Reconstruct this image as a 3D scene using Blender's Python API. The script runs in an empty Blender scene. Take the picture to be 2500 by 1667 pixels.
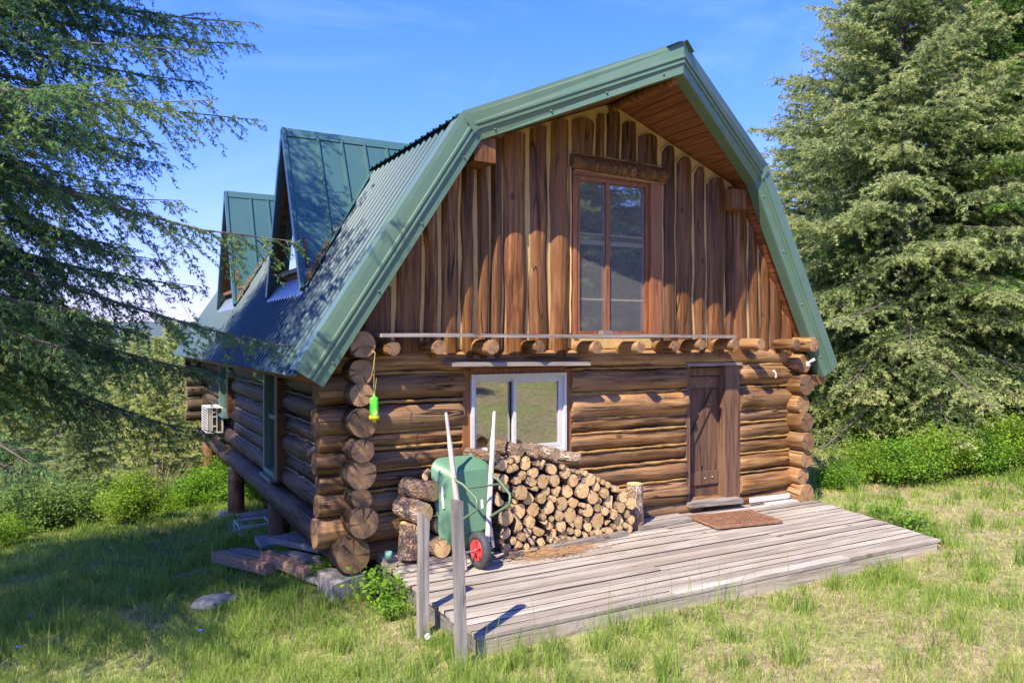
import bpy, math, random
import numpy as np
from mathutils import Vector, Matrix, Quaternion
R = math.radians
sc = bpy.context.scene
col = sc.collection
# ------------------------------------------------------------------ camera, sky, sun, exposure
CAM = Vector((-2.2714, -8.5338, 2.5218)); YAW = 0.5053; FPX = 1860.7
cd = bpy.data.cameras.new('camera'); co = bpy.data.objects.new('camera', cd); col.objects.link(co)
cd.sensor_width = 36; cd.lens = FPX / 2500 * 36; cd.clip_start = .05; cd.clip_end = 40000
co.location = CAM; co.rotation_euler = (R(90) - .0028, 0, -YAW)
sc.camera = co
SUN = Vector((-.79, -.49, 1.0)).normalized()
EL = math.asin(SUN.z); AZ = math.atan2(SUN.x, SUN.y)
sl = bpy.data.lights.new('sun', 'SUN'); sl.energy = 3.1; sl.angle = R(.55); sl.color = (1, .89, .72)
so = bpy.data.objects.new('sun', sl); col.objects.link(so)
so.rotation_euler = (-SUN).to_track_quat('-Z', 'Y').to_euler(); so.location = (-20, -15, 30)
w = bpy.data.worlds.new('World'); sc.world = w; w.use_nodes = True
nt = w.node_tree; nt.nodes.clear()
def nd(nt, t, **kw):
    n = nt.nodes.new(t)
    for k, v in kw.items():
        if k in n.inputs: n.inputs[k].default_value = v
        else: setattr(n, k, v)
    return n
sky = nd(nt, 'ShaderNodeTexSky', sky_type='NISHITA', sun_disc=False, sun_elevation=EL, sun_rotation=AZ, altitude=900, air_density=.9, dust_density=.1, ozone_density=3.0)
hs = nd(nt, 'ShaderNodeHueSaturation', Saturation=1.3, Value=1.0)
gn = nd(nt, 'ShaderNodeMix', data_type='RGBA', blend_type='MULTIPLY'); gn.inputs[0].default_value = 1; gn.inputs[7].default_value = (.90, .71, .95, 1)
nt.links.new(sky.outputs[0], gn.inputs[6]); nt.links.new(gn.outputs[2], hs.inputs['Color'])
bw = nd(nt, 'ShaderNodeRGBToBW'); nt.links.new(hs.outputs[0], bw.inputs[0])
m1 = nd(nt, 'ShaderNodeMath', operation='MULTIPLY_ADD'); nt.links.new(bw.outputs[0], m1.inputs[0]); m1.inputs[1].default_value = .42; m1.inputs[2].default_value = 1.
m2 = nd(nt, 'ShaderNodeMath', operation='DIVIDE'); m2.inputs[0].default_value = 1.62; nt.links.new(m1.outputs[0], m2.inputs[1])
sk = nd(nt, 'ShaderNodeVectorMath', operation='SCALE'); nt.links.new(hs.outputs[0], sk.inputs[0]); nt.links.new(m2.outputs[0], sk.inputs['Scale'])
tc = nd(nt, 'ShaderNodeTexCoord'); mp = nd(nt, 'ShaderNodeMapping'); mp.inputs['Scale'].default_value = (1.6, 2.6, 5.5); mp.inputs['Rotation'].default_value = (.2, .35, .3); mp.inputs['Location'].default_value = (.37, .1, .2)
nt.links.new(tc.outputs['Generated'], mp.inputs[0])
n1 = nd(nt, 'ShaderNodeTexNoise', Scale=1.5, Detail=7., Roughness=.62, Distortion=.9)
nt.links.new(mp.outputs[0], n1.inputs['Vector'])
cr = nd(nt, 'ShaderNodeValToRGB'); cr.color_ramp.elements[0].position = .46; cr.color_ramp.elements[1].position = .82
nt.links.new(n1.outputs[0], cr.inputs[0])
mm = nd(nt, 'ShaderNodeMath', operation='MULTIPLY'); mm.inputs[1].default_value = .2
nt.links.new(cr.outputs[0], mm.inputs[0])
mx = nd(nt, 'ShaderNodeMix', data_type='RGBA'); mx.inputs[7].default_value = (2.6, 2.9, 3.3, 1)
nt.links.new(mm.outputs[0], mx.inputs[0]); nt.links.new(sk.outputs[0], mx.inputs[6])
bg = nd(nt, 'ShaderNodeBackground', Strength=.15); wo = nd(nt, 'ShaderNodeOutputWorld')
nt.links.new(mx.outputs[2], bg.inputs[0]); nt.links.new(bg.outputs[0], wo.inputs[0])
sc.view_settings.view_transform = 'Standard'; sc.view_settings.look = 'None'; sc.view_settings.gamma = 1
sc.view_settings.exposure = 1.6
sc.render.engine = 'CYCLES'
cy = sc.cycles
cy.max_bounces = 6; cy.diffuse_bounces = 4; cy.glossy_bounces = 3; cy.transmission_bounces = 4; cy.transparent_max_bounces = 8
cy.caustics_reflective = False; cy.caustics_refractive = False; cy.use_denoising = True
cy.use_adaptive_sampling = True; cy.adaptive_threshold = .02

rnd = random.Random(7)
def U(a, b): return rnd.uniform(a, b)
# ------------------------------------------------------------------ materials
def ramp(nt, fac, stops):
    r = nt.nodes.new('ShaderNodeValToRGB'); e = r.color_ramp.elements
    while len(e) < len(stops): e.new(.5)
    for i, (p, c) in enumerate(stops):
        e[i].position = p; e[i].color = (*c, 1)
    nt.links.new(fac, r.inputs[0]); return r.outputs[0]
def newmat(name):
    m = bpy.data.materials.new(name); m.use_nodes = True
    nt = m.node_tree; b = nt.nodes['Principled BSDF']
    return m, nt, b
def coords(nt, scale, kind='Object', rand=True):
    t = nt.nodes.new('ShaderNodeTexCoord'); mp = nt.nodes.new('ShaderNodeMapping')
    mp.inputs['Scale'].default_value = scale
    nt.links.new(t.outputs[kind], mp.inputs[0])
    if rand:
        oi = nt.nodes.new('ShaderNodeObjectInfo'); vm = nd(nt, 'ShaderNodeVectorMath', operation='SCALE')
        cb = nt.nodes.new('ShaderNodeCombineXYZ')
        for i in range(3): nt.links.new(oi.outputs['Random'], cb.inputs[i])
        nt.links.new(cb.outputs[0], vm.inputs[0]); vm.inputs['Scale'].default_value = 37.
        nt.links.new(vm.outputs[0], mp.inputs['Location'])
    return mp.outputs[0]
def noise(nt, vec, scale, detail=5., rough=.6, dist=0.):
    n = nd(nt, 'ShaderNodeTexNoise', Scale=scale, Detail=detail, Roughness=rough, Distortion=dist)
    nt.links.new(vec, n.inputs['Vector']); return n.outputs[0]
def mixc(nt, fac, a, b, mode='MIX'):
    m = nd(nt, 'ShaderNodeMix', data_type='RGBA', blend_type=mode)
    if isinstance(fac, float): m.inputs[0].default_value = fac
    else: nt.links.new(fac, m.inputs[0])
    for s, i in ((a, 6), (b, 7)):
        if isinstance(s, tuple): m.inputs[i].default_value = (*s, 1)
        else: nt.links.new(s, m.inputs[i])
    return m.outputs[2]
def bump(nt, b, h, strength=.4, dist=.01):
    bn = nd(nt, 'ShaderNodeBump', Strength=strength, Distance=dist)
    nt.links.new(h, bn.inputs['Height']); nt.links.new(bn.outputs[0], b.inputs['Normal'])
def objvar(nt, colr, lo=.75, hi=1.2):
    oi = nt.nodes.new('ShaderNodeObjectInfo'); mr = nd(nt, 'ShaderNodeMapRange'); mr.inputs[3].default_value = lo; mr.inputs[4].default_value = hi
    nt.links.new(oi.outputs['Random'], mr.inputs[0])
    h = nd(nt, 'ShaderNodeHueSaturation'); nt.links.new(mr.outputs[0], h.inputs['Value']); nt.links.new(colr, h.inputs['Color'])
    return h.outputs[0]
def wood(name, c, axis='x', grain=9., rough=.6, stains=None, var=(.75, 1.2), bs=.5, crack=.5, spec=.4, blot=1.5):
    """c = three colours dark, mid, light; grain runs along axis"""
    m, nt, b = newmat(name)
    k = .055
    s = {'x': (k, 1, 1), 'y': (1, k, 1), 'z': (1, 1, k)}[axis]
    v = coords(nt, s)
    g = noise(nt, v, grain * 3.2, 8., .68, .25)
    c1 = ramp(nt, g, [(.36, c[0]), (.5, c[1]), (.64, c[2])])
    v2 = coords(nt, {'x': (.35, 1, 1), 'y': (1, .35, 1), 'z': (1, 1, .35)}[axis])
    g2 = noise(nt, v2, blot, 5., .65, .6)
    f2 = ramp(nt, g2, [(.42, (0, 0, 0)), (.62, (1, 1, 1))])
    c2 = mixc(nt, f2, c1, mixc(nt, .65, c1, tuple(x * .8 for x in (stains or c[2]))))
    # drying cracks: thin dark lines along the grain
    g3 = noise(nt, v, grain * 1.3, 2., .5, .5)
    ck = ramp(nt, g3, [(.484, (0, 0, 0)), (.495, (1, 1, 1)), (.507, (1, 1, 1)), (.518, (0, 0, 0))])
    g4 = noise(nt, v2, blot * 1.7, 2.)
    ck2 = nd(nt, 'ShaderNodeMath', operation='MULTIPLY'); nt.links.new(ck, ck2.inputs[0])
    msk = ramp(nt, g4, [(.45, (0, 0, 0)), (.6, (crack,) * 3)]); nt.links.new(msk, ck2.inputs[1])
    c3 = mixc(nt, ck2.outputs[0], c2, tuple(x * .25 for x in c[0]))
    # knots
    vk = coords(nt, {'x': (.55, 1, 1), 'y': (1, .55, 1), 'z': (1, 1, .55)}[axis])
    vo = nd(nt, 'ShaderNodeTexVoronoi', Scale=2.5); nt.links.new(vk, vo.inputs['Vector'])
    kn = ramp(nt, vo.outputs['Distance'], [(.05, (1, 1, 1)), (.10, (0, 0, 0))])
    kf = nd(nt, 'ShaderNodeMath', operation='MULTIPLY'); nt.links.new(kn, kf.inputs[0]); kf.inputs[1].default_value = .7
    c4 = mixc(nt, kf.outputs[0], c3, tuple(x * .45 for x in c[0]))
    nt.links.new(objvar(nt, c4, *var), b.inputs['Base Color'])
    b.inputs['Roughness'].default_value = rough; b.inputs['Specular IOR Level'].default_value = spec
    hh = nd(nt, 'ShaderNodeMath', operation='SUBTRACT'); nt.links.new(g, hh.inputs[0]); nt.links.new(ck2.outputs[0], hh.inputs[1])
    bump(nt, b, hh.outputs[0], bs, .008)
    return m
def endgrain(name, c, dark, var=(.7, 1.2), rings=26., wash=.5):
    m, nt, b = newmat(name)
    t = nt.nodes.new('ShaderNodeTexCoord'); mp = nt.nodes.new('ShaderNodeMapping'); mp.inputs['Scale'].default_value = (0, 1, 1)
    nt.links.new(t.outputs['Object'], mp.inputs[0])
    wv = nd(nt, 'ShaderNodeTexWave', wave_type='RINGS', rings_direction='X', Scale=rings * .7, Distortion=2.0, Detail=2.)
    nt.links.new(mp.outputs[0], wv.inputs['Vector'])
    c1 = ramp(nt, wv.outputs[0], [(.15, tuple(x * .74 for x in c)), (.7, c)])
    v = coords(nt, (1, 1, 1)); n = noise(nt, v, 11., 5., .7, .5)
    f = ramp(nt, n, [(.42, (0, 0, 0)), (.68, (wash,) * 3)])
    c2 = mixc(nt, f, c1, dark)
    # radial checks
    g = nd(nt, 'ShaderNodeTexGradient', gradient_type='RADIAL')
    mp2 = nt.nodes.new('ShaderNodeMapping'); mp2.inputs['Rotation'].default_value = (0, R(90), 0)
    nt.links.new(t.outputs['Object'], mp2.inputs[0]); nt.links.new(mp2.outputs[0], g.inputs[0])
    oi = nt.nodes.new('ShaderNodeObjectInfo')
    ma = nd(nt, 'ShaderNodeMath', operation='ADD'); nt.links.new(g.outputs['Fac'], ma.inputs[0]); nt.links.new(oi.outputs['Random'], ma.inputs[1])
    cmb = nt.nodes.new('ShaderNodeCombineXYZ'); nt.links.new(ma.outputs[0], cmb.inputs[0])
    n2 = nd(nt, 'ShaderNodeTexNoise', Scale=11., Detail=1.); nt.links.new(cmb.outputs[0], n2.inputs['Vector'])
    ck = ramp(nt, n2.outputs[0], [(.60, (0, 0, 0)), (.65, (.85, .85, .85))])
    c3 = mixc(nt, ck, c2, tuple(x * .25 for x in dark))
    nt.links.new(objvar(nt, c3, *var), b.inputs['Base Color']); b.inputs['Roughness'].default_value = .85
    bump(nt, b, n, .5, .01)
    return m
def plain(name, c, rough=.5, metal=0., spec=.5, dirt=None, dscale=6., damt=.5, bs=0.):
    m, nt, b = newmat(name)
    b.inputs['Roughness'].default_value = rough; b.inputs['Metallic'].default_value = metal; b.inputs['Specular IOR Level'].default_value = spec
    v = coords(nt, (1, 1, 1)); n = noise(nt, v, dscale, 6., .65, .3)
    d = dirt or tuple(x * .75 for x in c)
    f = ramp(nt, n, [(.4, (0, 0, 0)), (.72, (damt,) * 3)])
    nt.links.new(mixc(nt, f, c, d), b.inputs['Base Color'])
    if bs: bump(nt, b, n, bs, .01)
    return m
def leafmat(name, dark, mid, light, trans=.35):
    m, nt, b = newmat(name)
    at = nt.nodes.new('ShaderNodeAttribute'); at.attribute_name = 'tint'
    c = ramp(nt, at.outputs['Fac'], [(0., dark), (.5, mid), (1., light)])
    nt.nodes.remove(b)
    d = nd(nt, 'ShaderNodeBsdfDiffuse'); t = nd(nt, 'ShaderNodeBsdfTranslucent'); mxs = nd(nt, 'ShaderNodeMixShader', Fac=trans)
    nt.links.new(c, d.inputs[0]); nt.links.new(c, t.inputs[0]); nt.links.new(d.outputs[0], mxs.inputs[1]); nt.links.new(t.outputs[0], mxs.inputs[2])
    nt.links.new(mxs.outputs[0], nt.nodes['Material Output'].inputs[0])
    return m
M = {}
M['log'] = wood('varnished_log', ((.065, .026, .009), (.235, .112, .038), (.45, .26, .105)), 'x', grain=6., stains=(.46, .29, .15), rough=.55, var=(.65, 1.25), crack=.95, bs=.9, spec=.3)
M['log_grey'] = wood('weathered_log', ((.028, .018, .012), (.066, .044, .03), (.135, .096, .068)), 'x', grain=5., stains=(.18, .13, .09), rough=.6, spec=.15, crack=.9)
M['log_end'] = endgrain('log_end_grain', (.40, .23, .105), (.15, .08, .036), var=(.55, 1.25), wash=.8)
M['fire_end'] = endgrain('firewood_end_grain', (.80, .55, .25), (.50, .25, .08), rings=22., wash=.7, var=(.7, 1.25))
def barkmat():
    m, nt, b = newmat('bark')
    v = coords(nt, (.55, 1, 1)); vo = nd(nt, 'ShaderNodeTexVoronoi', Scale=26., feature='DISTANCE_TO_EDGE'); nd_ = nd(nt, 'ShaderNodeTexNoise', Scale=9., Detail=5.)
    nt.links.new(v, nd_.inputs['Vector']); av = nd(nt, 'ShaderNodeVectorMath', operation='MULTIPLY_ADD'); nt.links.new(nd_.outputs['Color'], av.inputs[0]); av.inputs[1].default_value = (.12, .12, .12); nt.links.new(v, av.inputs[2]); nt.links.new(av.outputs[0], vo.inputs['Vector'])
    n = noise(nt, v, 16., 7., .75, .4); f = noise(nt, v, 3.5, 4., .6)
    c = ramp(nt, n, [(.34, (.10, .07, .053)), (.5, (.33, .245, .18)), (.66, (.60, .50, .41))])
    c = mixc(nt, ramp(nt, f, [(.45, (0, 0, 0)), (.62, (.8, .8, .8))]), c, (.36, .21, .12), 'MIX')
    c = mixc(nt, ramp(nt, vo.outputs['Distance'], [(.0, (.85, .85, .85)), (.10, (0, 0, 0))]), c, (.05, .035, .026))
    nt.links.new(objvar(nt, c, .65, 1.3), b.inputs['Base Color']); b.inputs['Roughness'].default_value = .95; b.inputs['Specular IOR Level'].default_value = .15
    mn = nd(nt, 'ShaderNodeMath', operation='MULTIPLY'); nt.links.new(vo.outputs['Distance'], mn.inputs[0]); mn.inputs[1].default_value = 3.; ad = nd(nt, 'ShaderNodeMath', operation='ADD'); nt.links.new(mn.outputs[0], ad.inputs[0]); nt.links.new(n, ad.inputs[1])
    bump(nt, b, ad.outputs[0], 1., .015); return m
M['bark'] = barkmat()
M['plank'] = wood('slab_wood', ((.036, .013, .004), (.145, .056, .016), (.32, .155, .052)), 'z', grain=6.5, stains=(.26, .115, .042), rough=.5, var=(.6, 1.4), crack=.95, bs=.9, spec=.3)
M['plank_red'] = wood('soffit_wood', ((.13, .04, .016), (.22, .075, .028), (.32, .13, .055)), 'y', rough=.6)
M['chink'] = plain('chinking', (.60, .41, .155), .85, dirt=(.36, .21, .07), dscale=9., bs=.3)
M['gap_shade'] = plain('gap_shade_grime', (.045, .035, .028), .95, dirt=(.08, .065, .05))  # painted shade for board gaps and mat holes, with some edge dirt
M['chink_log'] = plain('log_chinking', (.40, .235, .07), .85, dirt=(.16, .08, .025), dscale=7., damt=.9, bs=.3)
M['deck'] = wood('weathered_deck', ((.26, .225, .175), (.415, .365, .295), (.55, .495, .41)), 'x', stains=(.40, .32, .235), rough=.9, var=(.74, 1.14), grain=7., bs=.8, blot=1.1, crack=.3, spec=.2)
M['grey_wood'] = wood('grey_wood', ((.15, .13, .115), (.27, .24, .21), (.40, .36, .32)), 'z', rough=.9, var=(.8, 1.1))
M['grey_wood_x'] = wood('grey_board', ((.15, .12, .095), (.27, .23, .19), (.40, .35, .29)), 'x', rough=.9, var=(.85, 1.15))
M['grey_wood_y'] = wood('grey_timber', ((.12, .11, .10), (.22, .205, .19), (.34, .31, .29)), 'y', rough=.9, var=(.75, 1.2))
M['fresh_y'] = wood('reddish_timber', ((.22, .11, .06), (.34, .19, .11), (.45, .29, .19)), 'y', rough=.8)
M['door'] = wood('door_wood', ((.085, .040, .022), (.155, .08, .046), (.24, .135, .082)), 'z', grain=6., stains=(.26, .15, .09), rough=.7, var=(.75, 1.15), crack=.9)
M['frame_red'] = wood('red_frame_wood', ((.17, .055, .022), (.29, .10, .04), (.40, .17, .07)), 'z', rough=.5)
M['post'] = wood('post_log', ((.05, .028, .016), (.12, .065, .035), (.24, .13, .065)), 'x', stains=(.3, .13, .05), rough=.6)
M['sheet'] = plain('painted_roof_metal', (.018, .068, .088), .38, 0., .25, dirt=(.028, .095, .10), dscale=1.5)
M['trim'] = plain('painted_trim_metal', (.105, .185, .125), .38, 0., .5, dirt=(.15, .22, .15), dscale=2.2, damt=.7)
M['dormer'] = plain('painted_dormer_metal', (.05, .125, .12), .36, 0., .5, dirt=(.07, .145, .13), dscale=2.)
M['white'] = plain('white_vinyl', (.66, .64, .60), .5, dirt=(.48, .46, .42), damt=.6)
M['teal'] = plain('teal_paint', (.10, .20, .17), .5, dirt=(.16, .25, .22), dscale=5.)
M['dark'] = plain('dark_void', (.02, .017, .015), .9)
M['flash'] = plain('grey_flashing', (.42, .46, .52), .35, .4, dirt=(.3, .33, .36))
M['tray'] = plain('green_tray_plastic', (.105, .235, .135), .42, dirt=(.19, .28, .17), dscale=2.6, damt=.6)
M['tube_green'] = plain('green_tube_paint', (.10, .19, .10), .45, dirt=(.2, .15, .08), dscale=14.)
M['handle'] = wood('pale_handle_wood', ((.42, .36, .31), (.58, .51, .45), (.70, .64, .57)), 'x', rough=.8)
M['rubber'] = plain('tyre_rubber', (.045, .05, .055), .65, dirt=(.10, .10, .10), dscale=8.)
M['red'] = plain('red_rim_paint', (.62, .035, .04), .4, dirt=(.5, .2, .18), dscale=8.)
M['steel'] = plain('dull_steel', (.42, .40, .36), .45, .7, dirt=(.25, .18, .12))
M['rust'] = plain('rusty_iron', (.24, .11, .06), .85, dirt=(.38, .22, .13), dscale=10., damt=.9)
M['yellow'] = plain('yellow_plastic', (.80, .72, .02), .35)
M['lime'] = plain('lime_plastic', (.12, .72, .04), .25, dirt=(.2, .8, .1))
M['limecone'] = plain('pale_lime_plastic', (.45, .80, .12), .3)
M['string'] = plain('yellow_string', (.62, .50, .16), .8)
M['concrete'] = plain('concrete', (.36, .34, .31), .9, dirt=(.22, .2, .18), dscale=5., bs=.4)
M['stone'] = plain('field_stone', (.20, .20, .205), .9, dirt=(.12, .12, .12), dscale=5., damt=.8, bs=.6)
M['sticker'] = plain('white_sticker', (.8, .78, .74), .5)
M['rail'] = plain('old_sash_paint', (.30, .25, .16), .7)
M['blind'] = plain('pale_curtain', (.6, .58, .52), .9)
def glassmat(name, tint, fac):
    m, nt, b = newmat(name); nt.nodes.remove(b)
    g = nd(nt, 'ShaderNodeBsdfGlossy', Roughness=.015); g.inputs[0].default_value = (*tint, 1)
    t = nd(nt, 'ShaderNodeBsdfTransparent'); t.inputs[0].default_value = (.8, .82, .8, 1)
    lw = nd(nt, 'ShaderNodeLayerWeight', Blend=.35); ma = nd(nt, 'ShaderNodeMath', operation='ADD'); ma.use_clamp = True
    nt.links.new(lw.outputs['Fresnel'], ma.inputs[0]); ma.inputs[1].default_value = fac
    s = nd(nt, 'ShaderNodeMixShader'); nt.links.new(ma.outputs[0], s.inputs[0]); nt.links.new(t.outputs[0], s.inputs[1]); nt.links.new(g.outputs[0], s.inputs[2])
    nt.links.new(s.outputs[0], nt.nodes['Material Output'].inputs[0]); return m
M['glass'] = glassmat('window_glass', (.95, .97, .95), .34)
M['glass_blue'] = glassmat('dormer_glass', (.95, .97, 1.), .75)
def screenmat():
    m, nt, b = newmat('insect_screen'); nt.nodes.remove(b)
    d = nd(nt, 'ShaderNodeBsdfDiffuse'); d.inputs[0].default_value = (.33, .33, .33, 1)
    t = nd(nt, 'ShaderNodeBsdfTransparent'); s = nd(nt, 'ShaderNodeMixShader', Fac=.27)
    nt.links.new(t.outputs[0], s.inputs[1]); nt.links.new(d.outputs[0], s.inputs[2]); nt.links.new(s.outputs[0], nt.nodes['Material Output'].inputs[0]); return m
M['screen'] = screenmat()
M['fir'] = leafmat('fir_needles', (.05, .125, .06), (.15, .29, .115), (.38, .47, .13), .5)
M['fir_olive'] = leafmat('olive_fir_needles', (.085, .145, .045), (.265, .355, .12), (.56, .60, .25), .48)
M['fir_pale'] = leafmat('pale_fir_needles', (.18, .23, .05), (.46, .53, .16), (.66, .68, .26), .5)
M['fir_bright'] = leafmat('bright_fir_needles', (.04, .10, .022), (.12, .25, .05), (.26, .40, .09), .38)
M['leaf'] = leafmat('shrub_leaves', (.07, .17, .02), (.20, .40, .04), (.40, .56, .08), .5)
M['leaf_bright'] = leafmat('yellowish_leaves', (.09, .18, .015), (.26, .42, .04), (.45, .58, .09), .45)
M['leaf_pale'] = leafmat('pale_shrub_leaves', (.08, .15, .035), (.22, .34, .075), (.40, .48, .15), .45)
M['grass'] = leafmat('grass_blades', (.12, .23, .04), (.37, .50, .095), (.74, .67, .29), .5)
M['twig'] = plain('twig_bark', (.16, .12, .095), .95, dirt=(.09, .065, .05), dscale=12.)
M['twig_grey'] = plain('grey_twig_bark', (.15, .12, .10), .95, dirt=(.08, .06, .05), dscale=12.)
M['twig_pink'] = plain('pinkish_twig_bark', (.42, .31, .23), .95, dirt=(.25, .17, .12), dscale=12.)
M['needles'] = plain('dry_needles', (.42, .26, .12), .95, dirt=(.25, .14, .07), dscale=20.)
M['petal'] = plain('blue_petal', (.12, .22, .75), .7)
M['fluff'] = plain('dandelion_fluff', (.75, .72, .66), .95)
def groundmat():
    m, nt, b = newmat('meadow_ground')
    v = coords(nt, (1, 1, 1), 'Object', False)
    a = noise(nt, v, .55, 6., .6, .4); f = noise(nt, v, 9., 8., .72, .5); g = noise(nt, v, 45., 4., .7)
    straw = ramp(nt, f, [(.36, (.15, .09, .05)), (.5, (.37, .265, .15)), (.64, (.62, .49, .31))])
    green = ramp(nt, f, [(.36, (.11, .13, .035)), (.5, (.27, .32, .085)), (.64, (.50, .47, .17))])
    fm = ramp(nt, a, [(.42, (0, 0, 0)), (.6, (1, 1, 1))])
    c = mixc(nt, fm, green, straw)
    c = mixc(nt, .35, c, ramp(nt, g, [(.35, (.06, .045, .03)), (.65, (.42, .36, .2))]))
    tcx = nt.nodes.new('ShaderNodeTexCoord'); ln = nd(nt, 'ShaderNodeVectorMath', operation='LENGTH'); nt.links.new(tcx.outputs['Object'], ln.inputs[0])
    mr = nd(nt, 'ShaderNodeMapRange'); mr.inputs[1].default_value = 22.; mr.inputs[2].default_value = 50.; nt.links.new(ln.outputs['Value'], mr.inputs[0])
    fo = noise(nt, v, .12, 8., .75)
    c = mixc(nt, mr.outputs[0], c, ramp(nt, fo, [(.38, (.02, .045, .015)), (.5, (.06, .105, .03)), (.64, (.13, .17, .06))]))
    nt.links.new(c, b.inputs['Base Color']); b.inputs['Roughness'].default_value = .95; b.inputs['Specular IOR Level'].default_value = .1
    bump(nt, b, f, .8, .04); return m
M['ground'] = groundmat()
M['hill'] = plain('far_forest_hill', (.05, .085, .045), .95, spec=.1, dirt=(.09, .12, .06), dscale=.004, damt=.8)

# ------------------------------------------------------------------ mesh helpers
class MB:
    def __init__(s): s.v = []; s.f = []; s.m = []; s.sm = []
    def add(s, vs, fs, mi=0, smooth=False):
        o = len(s.v); s.v += [tuple(x) for x in vs]
        for f in fs: s.f.append([i + o for i in f]); s.m.append(mi); s.sm.append(smooth)
    def hexa(s, P, mi=0):  # 8 points: bottom 4 then top 4
        s.add(P, [(3, 2, 1, 0), (4, 5, 6, 7), (0, 1, 5, 4), (1, 2, 6, 5), (2, 3, 7, 6), (3, 0, 4, 7)], mi)
    def box(s, a, b, mi=0, j=0.):
        x0, y0, z0 = a; x1, y1, z1 = b
        P = [(x0, y0, z0), (x1, y0, z0), (x1, y1, z0), (x0, y1, z0), (x0, y0, z1), (x1, y0, z1), (x1, y1, z1), (x0, y1, z1)]
        if j: P = [(x + U(-j, j), y + U(-j, j), z + U(-j, j)) for x, y, z in P]
        s.hexa(P, mi)
    def bar(s, p, q, wd, th, up=(0, 0, 1), mi=0):
        p = Vector(p); q = Vector(q); d = (q - p).normalized(); up = Vector(up)
        sd = d.cross(up).normalized(); u = sd.cross(d).normalized()
        P = []
        for e in (p, q):
            for a, b in ((-1, -1), (1, -1), (1, 1), (-1, 1)): P.append(e + sd * a * wd / 2 + u * b * th / 2)
        s.hexa([P[0], P[4], P[5], P[1], P[3], P[7], P[6], P[2]], mi)
    def tube(s, pts, rad, n=8, mi=0, cap=True, capmi=None):
        pts = [Vector(p) for p in pts]; k = len(pts)
        if not hasattr(rad, '__len__'): rad = [rad] * k
        vs = []; prev = None
        for i, p in enumerate(pts):
            d = (pts[min(i + 1, k - 1)] - pts[max(i - 1, 0)]).normalized()
            if prev is None:
                a = d.cross(Vector((0, 0, 1)))
                if a.length < .1: a = d.cross(Vector((1, 0, 0)))
            else: a = prev - d * prev.dot(d)
            a.normalize(); prev = a; b = d.cross(a)
            for t in range(n):
                an = 2 * math.pi * t / n; vs.append(p + (a * math.cos(an) + b * math.sin(an)) * rad[i])
        fs = [(i * n + t, i * n + (t + 1) % n, (i + 1) * n + (t + 1) % n, (i + 1) * n + t) for i in range(k - 1) for t in range(n)]
        s.add(vs, fs, mi, True)
        if cap:
            cm = mi if capmi is None else capmi
            s.add(vs[:n], [tuple(range(n - 1, -1, -1))], cm); s.add(vs[-n:], [tuple(range(n))], cm)
    def lathe(s, prof, c, ax, n=20, mi=0):  # prof: (r, h) along ax
        ax = Vector(ax).normalized(); a = ax.cross(Vector((0, 0, 1)))
        if a.length < .1: a = Vector((1, 0, 0))
        a.normalize(); b = ax.cross(a); c = Vector(c); vs = []
        for r, h in prof:
            for t in range(n):
                an = 2 * math.pi * t / n; vs.append(c + ax * h + (a * math.cos(an) + b * math.sin(an)) * r)
        k = len(prof)
        s.add(vs, [(i * n + t, i * n + (t + 1) % n, (i + 1) * n + (t + 1) % n, (i + 1) * n + t) for i in range(k - 1) for t in range(n)], mi, True)
    def build(s, name, mats, parent=None, Mw=None):
        me = bpy.data.meshes.new(name); me.from_pydata(s.v, [], s.f)
        for m in (mats if isinstance(mats, list) else [mats]): me.materials.append(m)
        me.polygons.foreach_set('material_index', s.m); me.polygons.foreach_set('use_smooth', s.sm); me.update()
        return put(name, me, parent, Mw)
WM = {}
def put(name, data, parent=None, Mw=None):
    """Mw = world matrix of the object's own space; None means the mesh is in world coordinates"""
    o = bpy.data.objects.new(name, data); col.objects.link(o)
    if Mw is None and parent is None: Mw = Matrix.Identity(4)
    if Mw is None:   # keep the mesh's world coordinates: shift it into the parent's space
        Mw = WM[parent.name].copy(); data.transform(Mw.inverted())
    WM[o.name] = Mw.copy()
    if parent: o.parent = parent; o.matrix_basis = WM[parent.name].inverted() @ Mw
    else: o.matrix_basis = Mw
    return o
def tag(o, label, cat, group=None, kind=None):
    o['label'] = label; o['category'] = cat
    if group: o['group'] = group
    if kind: o['kind'] = kind
    return o
def thing(name, loc, label, cat, group=None):
    return tag(put(name, None, None, Matrix.Translation(loc)), label, cat, group)
def np_mesh(name, V, loops, sizes, mats, mi=None, tint=None, smooth=False):
    me = bpy.data.meshes.new(name); V = np.asarray(V, np.float32)
    me.vertices.add(len(V)); me.vertices.foreach_set('co', V.ravel())
    loops = np.asarray(loops, np.int32).ravel(); sizes = np.asarray(sizes, np.int32)
    me.loops.add(len(loops)); me.loops.foreach_set('vertex_index', loops)
    me.polygons.add(len(sizes)); st = np.concatenate(([0], np.cumsum(sizes)[:-1])).astype(np.int32)
    me.polygons.foreach_set('loop_start', st); me.polygons.foreach_set('loop_total', sizes)
    for m in mats: me.materials.append(m)
    if mi is not None: me.polygons.foreach_set('material_index', np.asarray(mi, np.int32))
    if smooth: me.polygons.foreach_set('use_smooth', np.ones(len(sizes), bool))
    if tint is not None:
        a = me.attributes.new('tint', 'FLOAT', 'FACE'); a.data.foreach_set('value', np.asarray(tint, np.float32))
    me.update(calc_edges=True); return me
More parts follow.
